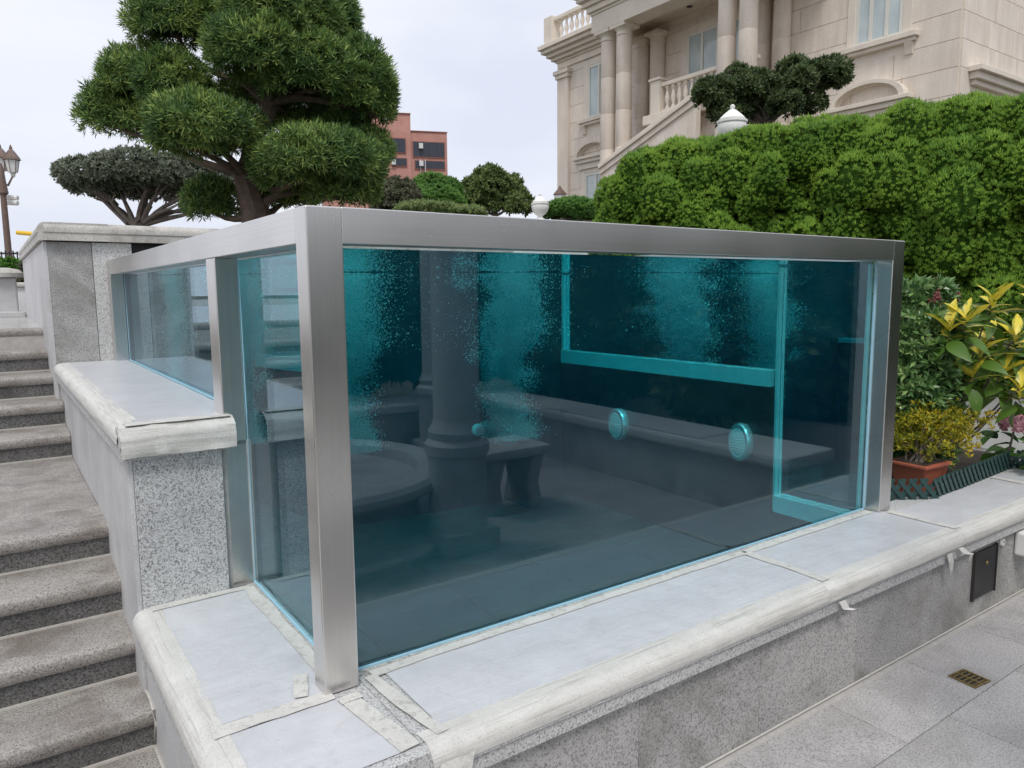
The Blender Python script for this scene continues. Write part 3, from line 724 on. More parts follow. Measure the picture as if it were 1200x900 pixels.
def gbar(x0, x1, y0, y1, z0=GZ+.001, z1=GZ+.005, nm='grate_bar', mt='brass'):
    ca, sa = math.cos(ag), math.sin(ag); P = []
    for z in (z0, z1):
        for y in (y0, y1):
            for x in (x0, x1): P.append((cg[0]+x*ca-y*sa, cg[1]+x*sa+y*ca, z))
    MB().add(P, [(0, 2, 3, 1), (4, 5, 7, 6), (0, 1, 5, 4), (2, 6, 7, 3), (0, 4, 6, 2), (1, 3, 7, 5)]).build(nm, mt, gr)
q = .058
gbar(-q, q, -q, q, GZ+.0005, GZ+.002, 'drain_well', 'black_void')
for a in (-q, q-.009): gbar(a, a+.009, -q, q); gbar(-q+.0091, q-.0091, a, a+.009)
for k in range(-2, 3):
    for sx in (-1, 1):
        gbar(*(sorted((sx*.006, sx*.045))), k*.020-.004, k*.020+.003, GZ+.0011, GZ+.0046)
gbar(-.005, .005, -q+.01, q-.01)
tag(rnd_grid(60, 2, lambda u, v: ((-.2+6.4*u, EY+.034-.005*v, GZ+.002+.004*(1-v)), (0, 0, 1)), .001, 'joint_sealant', 'caulk'), 'pale sealant line where the granite wall meets the pavement', 'sealant')
# green stain patch on the wall is part of the granite's own wear

# ------------------------------------------------------------------ planting on the right
def edging(name, label, p0, p1, h=.112):
    p0 = np.array(p0, float); p1 = np.array(p1, float); Ln = np.linalg.norm(p1-p0); d = (p1-p0)/Ln; nn = np.array([-d[1], d[0]])
    t = thing(name, label, 'garden edging', (*(p0+p1)/2, -.01), 'green plastic lattice edging')
    k = max(2, int(Ln/.056)); mes = {}
    ang = math.atan2(d[1], d[0])
    for i in range(k):
        for sgn in (1, -1):
            if sgn not in mes:
                # one slanting strip with rounded head, in local x/z, y thickness
                w2 = .0115; poly = []
                base = np.array([-.050*sgn, 0.]); tip = np.array([.045*sgn, h]); dd = (tip-base)/np.linalg.norm(tip-base); pp = np.array([dd[1], -dd[0]])
                poly += [base+pp*w2, tip+pp*w2]
                for a in range(1, 6): poly.append(tip+pp*w2*math.cos(math.pi*a/6)+dd*w2*1.2*math.sin(math.pi*a/6))
                poly += [tip-pp*w2, base-pp*w2]
                y0 = .0005 if sgn == 1 else -.0065
                mb = MB(); n_ = len(poly); v = [(p[0], y0+yy, p[1]) for yy in (0, .006) for p in poly]
                me = bpy.data.meshes.new('strip'); me.from_pydata(v, [], [tuple(range(n_)), tuple(range(n_, 2*n_))[::-1]]+[(a, n_+a, n_+(a+1) % n_, (a+1) % n_) for a in range(n_)]); me.materials.append(MATS['green_plastic']); mes[sgn] = me
            o = link('lattice_strip', mes[sgn], None, t, (*(p0+d*(i+.5)*Ln/k), -.005)); o.rotation_euler.z = ang
    mb = MB(); a = p0+nn*.008; b = p1+nn*.008
    o = MB().add([(*(p+nn*s_), z) for z in (.012, .030) for p in (p0, p1) for s_ in (.007, .011)], [(0, 1, 3, 2), (4, 6, 7, 5), (0, 2, 6, 4), (1, 5, 7, 3), (0, 4, 5, 1), (2, 3, 7, 6)]).build('rail', 'green_plastic', t)
edging('lattice_edging', 'green plastic lattice edging in front of the terracotta pot', (3.18, .17), (3.50, -.035))
edging('lattice_edging', 'green plastic lattice edging running along the white coping', (3.50, -.035), (4.62, .02))
edging('lattice_edging', 'green plastic lattice edging turning outward below the pink flowers', (4.62, .02), (5.0, -.22))
# terracotta trough with a gold-leaved shrub
pot = thing('terracotta_pot', 'terracotta plant pot with tapered sides and rim', 'planter', (3.63, .12, -.05))
def trough(c, ang, L0, L1, W0, W1, z0, z1, nm, mt, t):
    ca, sa = math.cos(ang), math.sin(ang)
    def R(x, y, z): return (c[0]+x*ca-y*sa, c[1]+x*sa+y*ca, z)
    v = [R(sx*l/2, sy*w_/2, z) for z, l, w_ in ((z0, L0, W0), (z1, L1, W1)) for sx, sy in ((-1, -1), (1, -1), (1, 1), (-1, 1))]
    MB().add(v, [(3, 2, 1, 0), (4, 5, 6, 7)]+[(i, (i+1) % 4, 4+(i+1) % 4, 4+i) for i in range(4)]).build(nm, mt, t, .006)
pa = math.radians(-3)
trough((3.63, .12), pa, .17, .245, .15, .21, -.04, .150, 'body', 'terracotta', pot)
trough((3.63, .12), pa, .272, .272, .235, .235, .151, .172, 'rim', 'terracotta', pot)
trough((3.63, .12), pa, .235, .235, .19, .19, .173, .176, 'soil', 'soil', pot)
gb = thing('golden_shrub', 'low shrub with yellow and green mottled leaves in terracotta pot', 'shrub', (3.75, .17, .17))
def small_leaf(k=5, wd=.2, seed=0): return t_rosette(k, 1., wd, (.4, 1.2), seed)
mb = MB(); tips = []
for i in range(34):
    a = rng.uniform(0, 6.28); bx = 3.63+rng.uniform(-.08, .08); by = .12+rng.uniform(-.06, .06)
    tx = 3.80+rng.uniform(-.32, .42); ty = .17+rng.uniform(-.16, .16); tz = .33+rng.uniform(-.05, .09)-.12*abs(tx-3.8)
    mb.tube([(bx, by, .175), ((bx*.5+tx*.5), (by+ty)/2, .175+(tz-.175)*.65), (tx, ty, tz)], [.005, .004, .002], 5); tips.append((tx, ty, tz))
mb.build('stems', 'bark_grey', gb, smooth=True)
tips = np.array(tips); P = np.concatenate([tips[rng.integers(0, len(tips), 950)]+rng.normal(size=(950, 3))*[.06, .05, .04]])
Dn = unit(rng.normal(size=P.shape)*.6+[0, -.1, 1])
v_, f_ = small_leaf(6, .17, 3); V, F = scatter(v_, f_, P, Dn, rng.uniform(.024, .044, len(P))); np_mesh('leaves', V, F, 'leaf_gold', gb, kind='stuff')
# glossy evergreen shrub
sh = thing('evergreen_shrub', 'dense evergreen shrub with glossy leaves and red flower buds', 'shrub', (4.06, .44, -.04))
base = np.array([4.06, .44, -.03]); mb = MB(); P = []
for i in range(46):
    a = rng.uniform(0, 6.28); rr = .24*math.sqrt(rng.uniform(0, 1)); tz = rng.uniform(.35, 1.16)
    tip = base+[rr*1.05*math.cos(a)+.03, rr*math.sin(a), tz+.0]
    m1 = base+[rr*.5*math.cos(a), rr*.5*math.sin(a), tz*.5]
    mb.tube([base+[.05*math.cos(a), .05*math.sin(a), 0], m1, tip], [.009, .006, .002], 5)
mb.build('stems', 'bark_grey', sh, smooth=True)
def shrub_pts(n):
    z = rng.uniform(.10, 1.22, n); a = rng.uniform(0, 6.28, n); R_ = .285*np.clip(1.12-np.abs(z-.62)*.35, .3, 1.1)*np.sqrt(rng.uniform(.35, 1, n)); R_ = np.where(z > 1.05, R_*.8, R_)
    return np.stack([base[0]+.02+R_*np.cos(a), base[1]+R_*np.sin(a), base[2]+z], 1), unit(np.stack([np.cos(a)*.9, np.sin(a)*.9, .55+0*a], 1)+rng.normal(size=(n, 3))*.35)
P, Dn = shrub_pts(2600); v_, f_ = t_rosette(7, 1., .15, (.3, 1.3), 5)
V, F = scatter(v_, f_, P, Dn, rng.uniform(.05, .085, len(P))); np_mesh('leaves', V, F, 'leaf_gloss', sh, kind='stuff')
for i, (dx, dy, dz) in enumerate([(-.14, -.22, 1.13), (.05, -.24, 1.04), (-.02, -.16, 1.20), (.14, -.2, 1.13)]):
    Pq = base+[dx, dy, dz]+rng.normal(size=(46, 3))*.016; v_, f_ = t_sprig(4, 1., .3, .9, 2)
    V, F = scatter(v_, f_, Pq, unit(rng.normal(size=(46, 3))+[0, 0, 1]), .017); np_mesh('flower_bud', V, F, 'red_flower', sh)
# variegated large-leaved plant
def leaf_mesh(name, L_, W_, curl, fold, mt):
    V = []; F = []; n = 8
    for i in range(n+1):
        t = i/n; w_ = W_*math.sin(math.pi*min(1, t*.97+.03)**.85)*(1-.25*t)+.001
        x = L_*t*(1-.12*curl*t); z = -curl*L_*.45*t*t
        V += [(x, -w_, z+fold*w_), (x, 0, z), (x, w_, z+fold*w_)]
    for i in range(n):
        for j in range(2): F.append((3*i+j, 3*i+3+j, 3*i+4+j, 3*i+1+j))
    me = bpy.data.meshes.new(name); me.from_pydata(V, [], F); me.materials.append(MATS[mt]); me.shade_smooth(); return me
LM = [leaf_mesh('leaf', .20, .036, .7, .4, 'leaf_yellow'), leaf_mesh('leaf', .24, .046, .6, .3, 'leaf_varieg'), leaf_mesh('leaf', .20, .046, .8, .25, 'leaf_plain'), leaf_mesh('leaf', .21, .038, .55, .45, 'leaf_yellow')]
cp = thing('variegated_shrub', 'tall shrub with large yellow and green variegated leaves', 'shrub', (4.55, .62, -.04))
root = np.array([4.30, .40, -.03])
heads = []
for (px_, py_, dep, k) in [(1163, 350, 4.5, 11), (1132, 372, 4.4, 10), (1112, 385, 4.4, 8), (1190, 392, 4.6, 11), (1150, 410, 4.5, 9), (1178, 432, 4.6, 10), (1195, 455, 4.5, 9), (1140, 440, 4.5, 5), (1160, 395, 4.7, 8), (1215, 350, 4.7, 9), (1220, 420, 4.7, 9)]:
    heads.append((at(px_, py_, dep), k))
mb = MB()
for h_, k in heads:
    m1 = root*.55+h_*.45+np.array([.05, 0, -.04]); mb.tube([root+rng.normal(size=3)*[.04, .04, 0], m1, h_], [.010, .008, .005], 6)
    for i in range(k+3):
        a = i*2.4+rng.uniform(-.3, .3); el = 1.15-1.55*i/k+rng.uniform(-.15, .15)
        me = LM[(0, 3, 0, 1, 1, 2)[min(5, int(6*i/k+rng.uniform(0, 1.2)))]]
        o = link('leaf', me, None, cp, h_+np.array([0, 0, -.012*i])); o.rotation_euler = (rng.uniform(-.7, .7), -el, a)
        s_ = rng.uniform(.65, 1.05); o.scale = (s_, s_, s_)
mb.build('branch', 'bark_grey', cp, smooth=True)
# hydrangea at the edge
hy = thing('hydrangea', 'pink hydrangea flower head above broad green leaves', 'flowering plant', (4.9, .10, -.04))
hc = at(1190, 497, 4.75); mb = MB().tube([(hc[0]-.02, hc[1]+.05, -.03), hc*.5+np.array([hc[0], hc[1]+.04, 0])*.5, hc], [.010, .008, .006], 6); mb.build('stem', 'bark_grey', hy)
P, Dn = ellip(hc, (.085, .085, .06), 170, (.8, 1.), -.5, .05); v_, f_ = t_rosette(4, 1., .42, (.9, 1.3), 1)
V, F = scatter(v_, f_, P, Dn, .024); np_mesh('flower_head', V, F, 'pink_flower', hy, kind='stuff')
lm2 = leaf_mesh('leaf', .13, .045, .5, .25, 'leaf_green'); lm3 = leaf_mesh('leaf', .14, .045, .6, .25, 'leaf_dark')
for i in range(34):
    p = hc+np.array([rng.uniform(-.2, .26), rng.uniform(-.22, .2), rng.uniform(-.30, -.03)])
    o = link('leaf', lm2 if i % 3 else lm3, None, hy, p); o.rotation_euler = (rng.uniform(-.4, .4), rng.uniform(-.5, .5), rng.uniform(0, 6.28))

# ------------------------------------------------------------------ foliage trees
def tubes_obj(name, mat, paths, parent, seg=8):
    mb = MB()
    for pts, rad in paths: mb.tube(pts, rad, seg)
    return mb.build(name, mat, parent, smooth=True)
def limb(a, b, r0, r1, bend=.12, k=6):
    a = np.array(a, float); b = np.array(b, float); Ln = np.linalg.norm(b-a); o1 = rng.normal(size=3)*bend*Ln; o2 = rng.normal(size=3)*bend*Ln*.5
    P = []
    for i in range(k+1):
        t = i/k; P.append(a+(b-a)*t+o1*math.sin(math.pi*t)*.6+o2*math.sin(2*math.pi*t)*.5)
    return P, [r0+(r1-r0)*i/k for i in range(k+1)]
# big cloud-pruned podocarpus behind the pool
DP = 8.2; S8 = DP/FPX
pads = [(205, 22, 58, 44, -.2), (262, 8, 70, 50, .1), (330, 18, 80, 62, -.3), (382, 30, 52, 52, .2), (300, 62, 62, 42, -.6), (360, 84, 66, 52, -.3), (420, 96, 46, 62, 0.), (402, 140, 40, 40, .3),
        (165, 92, 56, 40, .0), (205, 100, 50, 42, -.25), (132, 132, 42, 40, .15), (175, 140, 50, 30, .2),
        (243, 150, 66, 40, -.7), (225, 160, 46, 32, -.75), (372, 185, 66, 36, -.6), (345, 200, 52, 34, -.45), (415, 195, 44, 38, -.2), (400, 222, 56, 26, -.1), (250, 236, 38, 32, .1), (335, 228, 46, 24, .35), (440, 120, 26, 40, .1), (352, 140, 46, 26, .5), (300, 110, 50, 24, .5), (430, 175, 34, 30, .2)]
pt = thing('podocarpus_tree', 'large cloud-pruned evergreen with long narrow leaves behind the pool', 'tree', at(303, 330, DP))
tr0 = at(303, 320, DP); tr0[2] = .55
j1 = at(300, 250, DP); j2 = at(287, 205, DP-.05); j3 = at(296, 165, DP); j4 = at(318, 120, DP); j5 = at(330, 60, DP)
paths = [([tr0, j1, j2, j3, j4, j5], [.20, .155, .13, .11, .09, .04])]
src = [j4, j4, j5, j5, j4, j4, j4, j3, j3, j3, j2, j3, j2, j2, j2, j2, j3, j1, j1, j1, j4, j4, j4, j3]
PV = []; core = []
for (x, y, rx, ry, dd), sj in zip(pads, src):
    c = at(x, y, DP+dd); r = np.array([rx*S8, rx*S8*.95, ry*S8])*.855
    paths.append(limb(sj, c-[0, 0, r[2]*.45], .055, .018, .10))
    for q in range(7):
        a = rng.uniform(0, 6.28); e = c+[r[0]*.7*math.cos(a), r[1]*.7*math.sin(a), -r[2]*.05]
        paths.append(limb(c-[0, 0, r[2]*.5], e, .018, .006, .12, 4))
    nn = int(1700*(r[0]*r[2])/(.6*.38))
    P, Dn = ellip(c, r, nn, (.72, 1.03), -.62, .17, 3.2)
    PV.append((P, unit(Dn*.8+[0, 0, .55]+rng.normal(size=P.shape)*.35)))
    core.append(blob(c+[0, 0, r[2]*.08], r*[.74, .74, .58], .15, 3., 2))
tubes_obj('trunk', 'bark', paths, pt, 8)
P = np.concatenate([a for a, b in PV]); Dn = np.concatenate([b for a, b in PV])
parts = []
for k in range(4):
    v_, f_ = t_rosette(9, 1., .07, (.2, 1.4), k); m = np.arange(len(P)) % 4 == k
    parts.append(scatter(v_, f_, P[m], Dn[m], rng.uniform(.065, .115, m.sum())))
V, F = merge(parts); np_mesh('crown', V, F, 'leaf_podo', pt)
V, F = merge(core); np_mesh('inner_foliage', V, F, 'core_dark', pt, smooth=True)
# generic shrub / tree of small tufts
def tuft_tree(name, label, cat, lumps, dep, leaf, size, dens, base=None, bark='bark_grey', tmpl=None, up=.5, core_s=.72, zmin=-.55, branches=None, group=None, lump=.14, shell=(.75, 1.03)):
    cs = [(at(x, y, dep+dd), np.array([rx, rx, ry])*dep/FPX) for x, y, rx, ry, dd in lumps]
    bx = np.mean([c for c, r in cs], 0)
    b = np.array([bx[0], bx[1], .55]) if base is None else np.array(base, float)
    t = thing(name, label, cat, b, group)
    paths = []
    top = np.array([bx[0], bx[1], min(c[2]-r[2]*.6 for c, r in cs)]); sc_ = dep/20
    paths.append(([b, b*.4+top*.6, top], [.10*sc_+.03, .08*sc_+.02, .06*sc_+.02]))
    for c, r in cs: paths.append(limb(top, c, .035*sc_+.012, .008, .12))
    if branches: paths += branches
    tubes_obj('trunk', bark, paths, t, 6)
    PP = []; DD = []; core = []
    for c, r in cs:
        n_ = int(dens*4*math.pi*((r[0]*r[0])**1.6/3*2+(r[0]*r[2])**1.6/3)**(1/1.6))+30 if False else int(dens*(r[0]*r[0]+2*r[0]*r[2])*4.2)+30
        P, Dn = ellip(c, r, n_, shell, zmin, lump, 2.5/r[0]*.5); PP.append(P); DD.append(unit(Dn+[0, 0, up]+rng.normal(size=P.shape)*.3))
        if core_s: core.append(blob(c, r*core_s, lump, 2.5/r[0]*.5, 2))
    P = np.concatenate(PP); Dn = np.concatenate(DD); parts = []
    tm = tmpl or [t_sprig(6, 1., .15, .8, k) for k in range(3)]
    for k, (v_, f_) in enumerate(tm):
        m = np.arange(len(P)) % len(tm) == k; parts.append(scatter(v_, f_, P[m], Dn[m], size*rng.uniform(.7, 1.25, m.sum())))
    V, F = merge(parts); np_mesh('crown', V, F, leaf, t)
    if core_s: V, F = merge(core); np_mesh('inner_foliage', V, F, 'core_dark', t, smooth=True)
    return t
ros = [t_rosette(8, 1., .2, (.3, 1.3), k) for k in range(3)]
# grey juniper, flat topped, left
dj = 12.5; jb0 = at(165, 300, dj); jb0[2] = .55
br = []
for (ex, ey) in [(95, 212), (120, 222), (140, 205), (175, 210), (200, 215), (228, 214), (250, 226), (110, 232), (215, 235), (240, 238)]:
    br.append(limb(at(160+(ex-160)*.15, 262, dj), at(ex, ey, dj+rng.uniform(-.5, .5)), .05, .012, .08))
    for q in range(3): br.append(limb(at(160+(ex-160)*.55, 262+(ey-262)*.55, dj), at(ex+rng.uniform(-22, 22), ey+rng.uniform(-12, 6), dj+rng.uniform(-.6, .6)), .022, .006, .10))
br.append(([jb0, at(160, 262, dj), at(175, 240, dj)], [.14, .11, .07]))
tuft_tree('juniper_tree', 'flat-topped grey-green juniper with bare branches beside the street lamp', 'tree',
          [(112, 206, 42, 22, 0), (155, 202, 46, 24, -.3), (200, 207, 48, 24, .1), (238, 214, 36, 20, .3), (170, 218, 66, 18, .5), (130, 220, 44, 17, .3)], dj, 'leaf_grey', .075, 300, jb0, tmpl=ros, up=.3, core_s=.45, zmin=-.5, branches=br)
tuft_tree('boxwood_bush', 'rounded grey-green clipped bush below the brick building', 'bush', [(466, 232, 27, 23, 0), (455, 240, 20, 16, .2)], 15, 'leaf_grey_dark', .075, 320, tmpl=ros)
tuft_tree('juniper_bush', 'bright green lumpy juniper beside the clipped bush', 'bush', [(505, 218, 22, 14, 0), (528, 224, 14, 14, .1), (515, 235, 28, 16, -.2), (495, 236, 24, 14, -.2), (532, 240, 14, 12, 0)], 17, 'leaf_green', .09, 320, up=1.)
tuft_tree('garden_tree', 'loose olive-green tree next to the white urn', 'tree', [(575, 216, 26, 19, 0), (598, 222, 18, 18, .3), (556, 226, 17, 18, -.2), (610, 240, 16, 15, -.3), (585, 238, 26, 14, .2), (552, 244, 16, 12, .2)], 19, 'leaf_olive', .12, 150, tmpl=ros, core_s=.5, lump=.28)
tuft_tree('juniper_bush', 'low dark green juniper at the corner of the mansion', 'bush', [(670, 246, 30, 12, 0), (650, 250, 18, 9, .2), (692, 250, 20, 12, -.2)], 17, 'leaf_green', .10, 320, up=.5)
pl = []
for (x, y, n_, sx, sy) in [(836, 118, 5, 15, 14), (862, 100, 5, 20, 10), (905, 98, 6, 26, 10), (950, 88, 6, 26, 8), (975, 92, 3, 8, 7), (915, 118, 6, 36, 9), (868, 128, 4, 26, 8)]:
    for i in range(n_):
        r_ = rng.uniform(11, 19); pl.append((x+rng.uniform(-sx, sx), y+rng.uniform(-sy, sy), r_, r_*rng.uniform(.7, .95), rng.uniform(-.5, .5)))
tuft_tree('pine_shrub', 'dark green shrub growing behind the hedge before the mansion', 'tree', pl, 12.5, 'leaf_pine', .085, 260, tmpl=ros, core_s=.55, lump=.25, base=(*at(900, 300, 12.5)[:2], .5), zmin=-.8)
tuft_tree('groundcover_bush', 'low green grass clump in front of the juniper', 'bush', [(500, 248, 40, 7, 0), (540, 252, 30, 6, 0)], 14.5, 'leaf_olive', .12, 220, up=1.2, core_s=0)
tuft_tree('flower_bed_bush', 'green leafy shrub in the planter beside the street lamp', 'bush', [(8, 316, 18, 10, 0), (24, 322, 14, 12, .2)], 10.5, 'leaf_green', .09, 240, base=(*at(12, 330, 10.5)[:2], 1.0), tmpl=ros)
tuft_tree('bronze_bush', 'dark bronze-leaved shrub beside the high wall coping', 'bush', [(33, 322, 8, 14, 0)], 10., 'leaf_grey_dark', .08, 260, base=(*at(33, 335, 10.)[:2], 1.0), tmpl=ros)

# ------------------------------------------------------------------ hedge
A = np.array([8.05, 1.45]); B = np.array([6.40, 5.60]); ab = unit(B-A); A0 = A-ab*2.2; LH = np.linalg.norm(B-A0); nf = np.array([-ab[1], ab[0]]); nf = nf if nf[0] < 0 else -nf
HT = 3.16
hd = thing('clipped_hedge', 'tall bright green lumpy clipped juniper hedge before the mansion', 'hedge', (*((A0+B)/2-nf*.7), -.03))
lump_c = []; lump_r = []
def addl(s_, out_, z, r, el=1.25):
    p = A0+ab*s_+nf*out_; q_ = max(0, (s_-(LH-.45))/.85); z = z*(1-.24*q_*q_); lump_c.append((p[0], p[1], z)); lump_r.append((r, r, r*el))
def massing(s_, z): return .13*math.sin(s_*2.3+.6)*math.sin(z*2.1+s_*.9)+.10*math.sin(s_*5.1+z*3.7)
ns = int(LH/.29); nz_ = 10
for i in range(ns+1):
    for j in range(nz_):
        z = .12+j*.30; s_ = (i+rng.uniform(-.45, .45)+.5*(j % 2))*LH/ns; zz = z+rng.uniform(-.12, .12)
        sh_ = -.42*max(0, (zz-2.10)/.75)**2
        addl(s_, sh_+massing(s_, zz)+rng.uniform(-.20, .10), min(zz, HT-.33), rng.uniform(.17, .29), 1.35)
for i in range(ns+2):
    for k in range(5):
        s_ = (i+rng.uniform(-.45, .45))*LH/ns; addl(s_, -.42-.24*k+rng.uniform(-.08, .08), HT-.30+rng.uniform(-.10, .05)+.03*k+.06*math.sin(s_*3), rng.uniform(.17, .26), 1.35)
for k in range(7):          # rounded end
    for j in range(13):
        z = .15+j*.22; addl(LH+.30-.14*max(0, (z-2)/.6)**2-abs(k-3)*.05+rng.uniform(-.1, .06), -.05-.19*k, min(z, HT-.42), rng.uniform(.14, .21), 1.6)
LC = np.array(lump_c); LR = np.array(lump_r)
PP = []; DD = []
for i in range(len(LC)):
    P, Dn = ellip(LC[i], LR[i], int(430*(LR[i][0]/.22)**2), (.96, 1.03), -.7, .05, 9.); PP.append(P); DD.append(Dn)
P = np.concatenate(PP); Dn = np.concatenate(DD); own = np.repeat(np.arange(len(LC)), [len(x) for x in PP])
keep = (P[:, :2]-(A0+B)/2+nf*.7)@nf > -.9
keep &= (Dn[:, :2]@nf > -.45) | (P[:, :2]@ab > (B@ab)-.1)
for i in range(len(LC)):
    near = keep & (np.abs(P-LC[i]) < LR[i]).all(1) & (own != i); ix = np.nonzero(near)[0]
    keep[ix[(((P[ix]-LC[i])/(LR[i]*.90))**2).sum(1) < 1]] = False
P = P[keep]; Dn = Dn[keep]
Dn2 = unit(Dn*.7+[0, 0, .95]+rng.normal(size=P.shape)*.15)
parts = []
for k in range(4):
    v_, f_ = t_sprig(8, 1., .095, .72, k+10); f_ = [f_[q] for q in range(len(f_)) if q % 5 < 3]; m = np.arange(len(P)) % 4 == k
    parts.append(scatter(v_, f_, P[m]-Dn2[m]*.02, Dn2[m], rng.uniform(.04, .08, m.sum())*np.where(Dn[m][:, 2] > .5, 1.4, 1.)))
V, F = merge(parts); np_mesh('foliage', V, F, 'leaf_hedge', hd); NH = len(F)
V, F = merge([blob(LC[i], LR[i]*.90, .05, 9., 2) for i in range(len(LC))]); np_mesh('inner_foliage', V, F, 'hedge_core_shade', hd, smooth=True)
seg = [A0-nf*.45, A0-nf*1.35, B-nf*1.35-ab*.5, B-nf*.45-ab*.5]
MB().prism([(p[0], p[1]) for p in seg], 2, -.03, 2.55).build('inner_foliage', 'hedge_core_shade', hd, .2)
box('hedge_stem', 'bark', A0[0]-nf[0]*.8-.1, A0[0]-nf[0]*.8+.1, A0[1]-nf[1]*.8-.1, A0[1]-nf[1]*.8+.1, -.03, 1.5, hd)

# ------------------------------------------------------------------ urns
urn_prof = [(.02, 0), (.20, 0), (.20, .04), (.13, .06), (.075, .11), (.07, .15), (.15, .21), (.215, .30), (.235, .40), (.225, .44), (.245, .46), (.245, .49), (.20, .50)]
lid_prof = [(.20, .50), (.21, .52), (.175, .56), (.12, .61), (.075, .645), (.06, .66), (.03, .67), (.042, .70), (.038, .73), (.012, .75)]
def urn(label, c, s_, pedestal_to):
    t = thing('garden_urn', label, 'urn', (c[0], c[1], pedestal_to), 'white garden urns')
    MB().lathe([(r*s_, z*s_) for r, z in urn_prof], c, 24).build('bowl', 'white_plaster', t, smooth=True)
    MB().lathe([(r*s_, z*s_) for r, z in lid_prof], c, 24).build('lid', 'white_plaster', t, smooth=True)
    h = .24*s_; box('pedestal', 'white_plaster', c[0]-h, c[0]+h, c[1]-h, c[1]+h, pedestal_to, c[2]-.001, t, .01)
c1 = at(633, 260, 15.5); urn('white lidded urn standing beside the olive-green tree', c1, .78, .5)
c2 = at(857, 178, 11.2); urn('white lidded urn peeping over the hedge before the dark shrub', c2, .92, .0)
# low white balustrade wall under the far urn
tag(box('terrace_parapet', 'white_plaster', c1[0]-3.5, c1[0]+3.2, c1[1]-.2, c1[1]+.2, .5, c1[2]-.25), 'low white parapet below the far urn', 'parapet')

# ------------------------------------------------------------------ mansion
X = 18.0
def yz(x, y, ax=X): q_ = on(x, y, 0, ax); return q_[1], q_[2]
man = thing('mansion', 'cream stone mansion with columns, balconies and heavy cornices', 'building', (X+4, 14, 3.1))
Y1 = yz(657, 100)[0]; Y0 = yz(1125, 60)[0]; ZB, ZT = 3.1, 9.55
XP = 16.4
ypa = on(694, 30, 0, XP)[1]; ypb = on(905, 0, 0, XP)[1]-1.2
wallm = box('wall', 'house_trim', X, X+9, Y0, Y1, ZB, 10.3, man)
box('upper_wall', 'house_stone', X, X+9, Y0, ypa-2.2, 10.301, 13.2, man)
openings = []
def courses(y0, y1, z0, z1, holes, hcourse=.62, wid=1.25, x=X, axis=0, sign=-1, th=.03):
    k = 0; z = z0
    while z < z1-.05:
        zz = min(z+hcourse, z1)
        iv = [(y0, y1)]
        for (a, b, c_, d_) in holes:
            if c_ < zz-.02 and d_ > z+.02:
                ni = []
                for (p, q_) in iv:
                    if b <= p or a >= q_: ni.append((p, q_))
                    else:
                        if a-p > .08: ni.append((p, a))
                        if q_-b > .08: ni.append((b, q_))
                iv = ni
        for (p, q_) in iv:
            n_ = max(1, int(round((q_-p)/wid))); cut = [p]+[p+(q_-p)*(i+(.25 if k % 2 else -.0))/n_ for i in range(1, n_)]+[q_]
            for a, b in zip(cut, cut[1:]):
                if axis == 0: box('stone_block', 'house_stone', x-th, x-.001, a+.006, b-.006, z+.006, zz-.006, wallm)
                else: box('stone_block', 'house_stone', a+.006, b-.006, x-th, x-.001, z+.006, zz-.006, wallm)
        z = zz; k += 1
def window(y0, y1, z0, z1, x=X, mull=1, glass='window_glass', trim=.22, sill=True):
    if y0 > y1: y0, y1 = y1, y0
    t = .16
    wn = MB()
    wn.box(x-.05, x+.02, y0-trim, y0, z0, z1+trim).box(x-.05, x+.02, y1, y1+trim, z0, z1+trim).box(x-.05, x+.02, y0, y1, z1, z1+trim)
    o = wn.build('window', 'house_trim', man, .012)
    box('pane', glass, x-.012, x-.006, y0+.05, y1-.05, z0+.05, z1-.05, o)
    f = MB(); f.box(x-.04, x+.01, y0, y0+.09, z0, z1).box(x-.04, x+.01, y1-.09, y1, z0, z1).box(x-.04, x+.01, y0+.09, y1-.09, z1-.09, z1).box(x-.04, x+.01, y0+.09, y1-.09, z0, z0+.09)
    for i in range(mull):
        yc = y0+(y1-y0)*(i+1)/(mull+1); f.box(x-.045, x+.01, yc-.045, yc+.045, z0+.09, z1-.09)
    f.build('frame', 'window_frame', o)
    if sill:
        s_ = MB().box(x-.22, x+.02, y0-.42, y1+.42, z0-.13, z0-.001).box(x-.15, x+.02, y0-.36, y1+.36, z0-.22, z0-.131); s_.build('sill', 'house_trim', o, .012)
        for yc in (y0-.2, y1+.2): MB().prism([(x-.16, z0-.225), (x, z0-.225), (x, z0-.52), (x-.07, z0-.50), (x-.10, z0-.36)], 1, yc-.09, yc+.09).build('bracket', 'house_trim', o)
    return (y0-trim+.02, y1+trim-.02, z0-.2, z1+trim-.02)
def pediment(yc, half, zb, x=X):
    """segmental arch hood above a ground floor window"""
    o = MB().box(x-.30, x, yc-half-.12, yc+half+.12, zb, zb+.10).box(x-.22, x, yc-half-.04, yc+half+.04, zb-.13, zb-.001).box(x-.13, x, yc-half+.06, yc+half-.06, zb-.34, zb-.131).build('hood', 'house_trim', man, .01)
    n_ = 16; rise = half*.52; V = []; F = []
    for i in range(n_+1):
        t = math.pi*i/n_; 
        for (k, xx) in ((1., x-.02), (1., x-.28), (.86, x-.28), (.86, x-.15), (.80, x-.15), (.80, x-.02)): V.append((xx, yc+half*k*math.cos(t), zb+.101+rise*(k if k > .9 else k*.97)*math.sin(t)))
    for i in range(n_):
        for j in range(5): F.append((6*i+j, 6*i+6+j, 6*i+7+j, 6*i+1+j))
    MB().add(V, F).build('arch', 'house_trim', o)
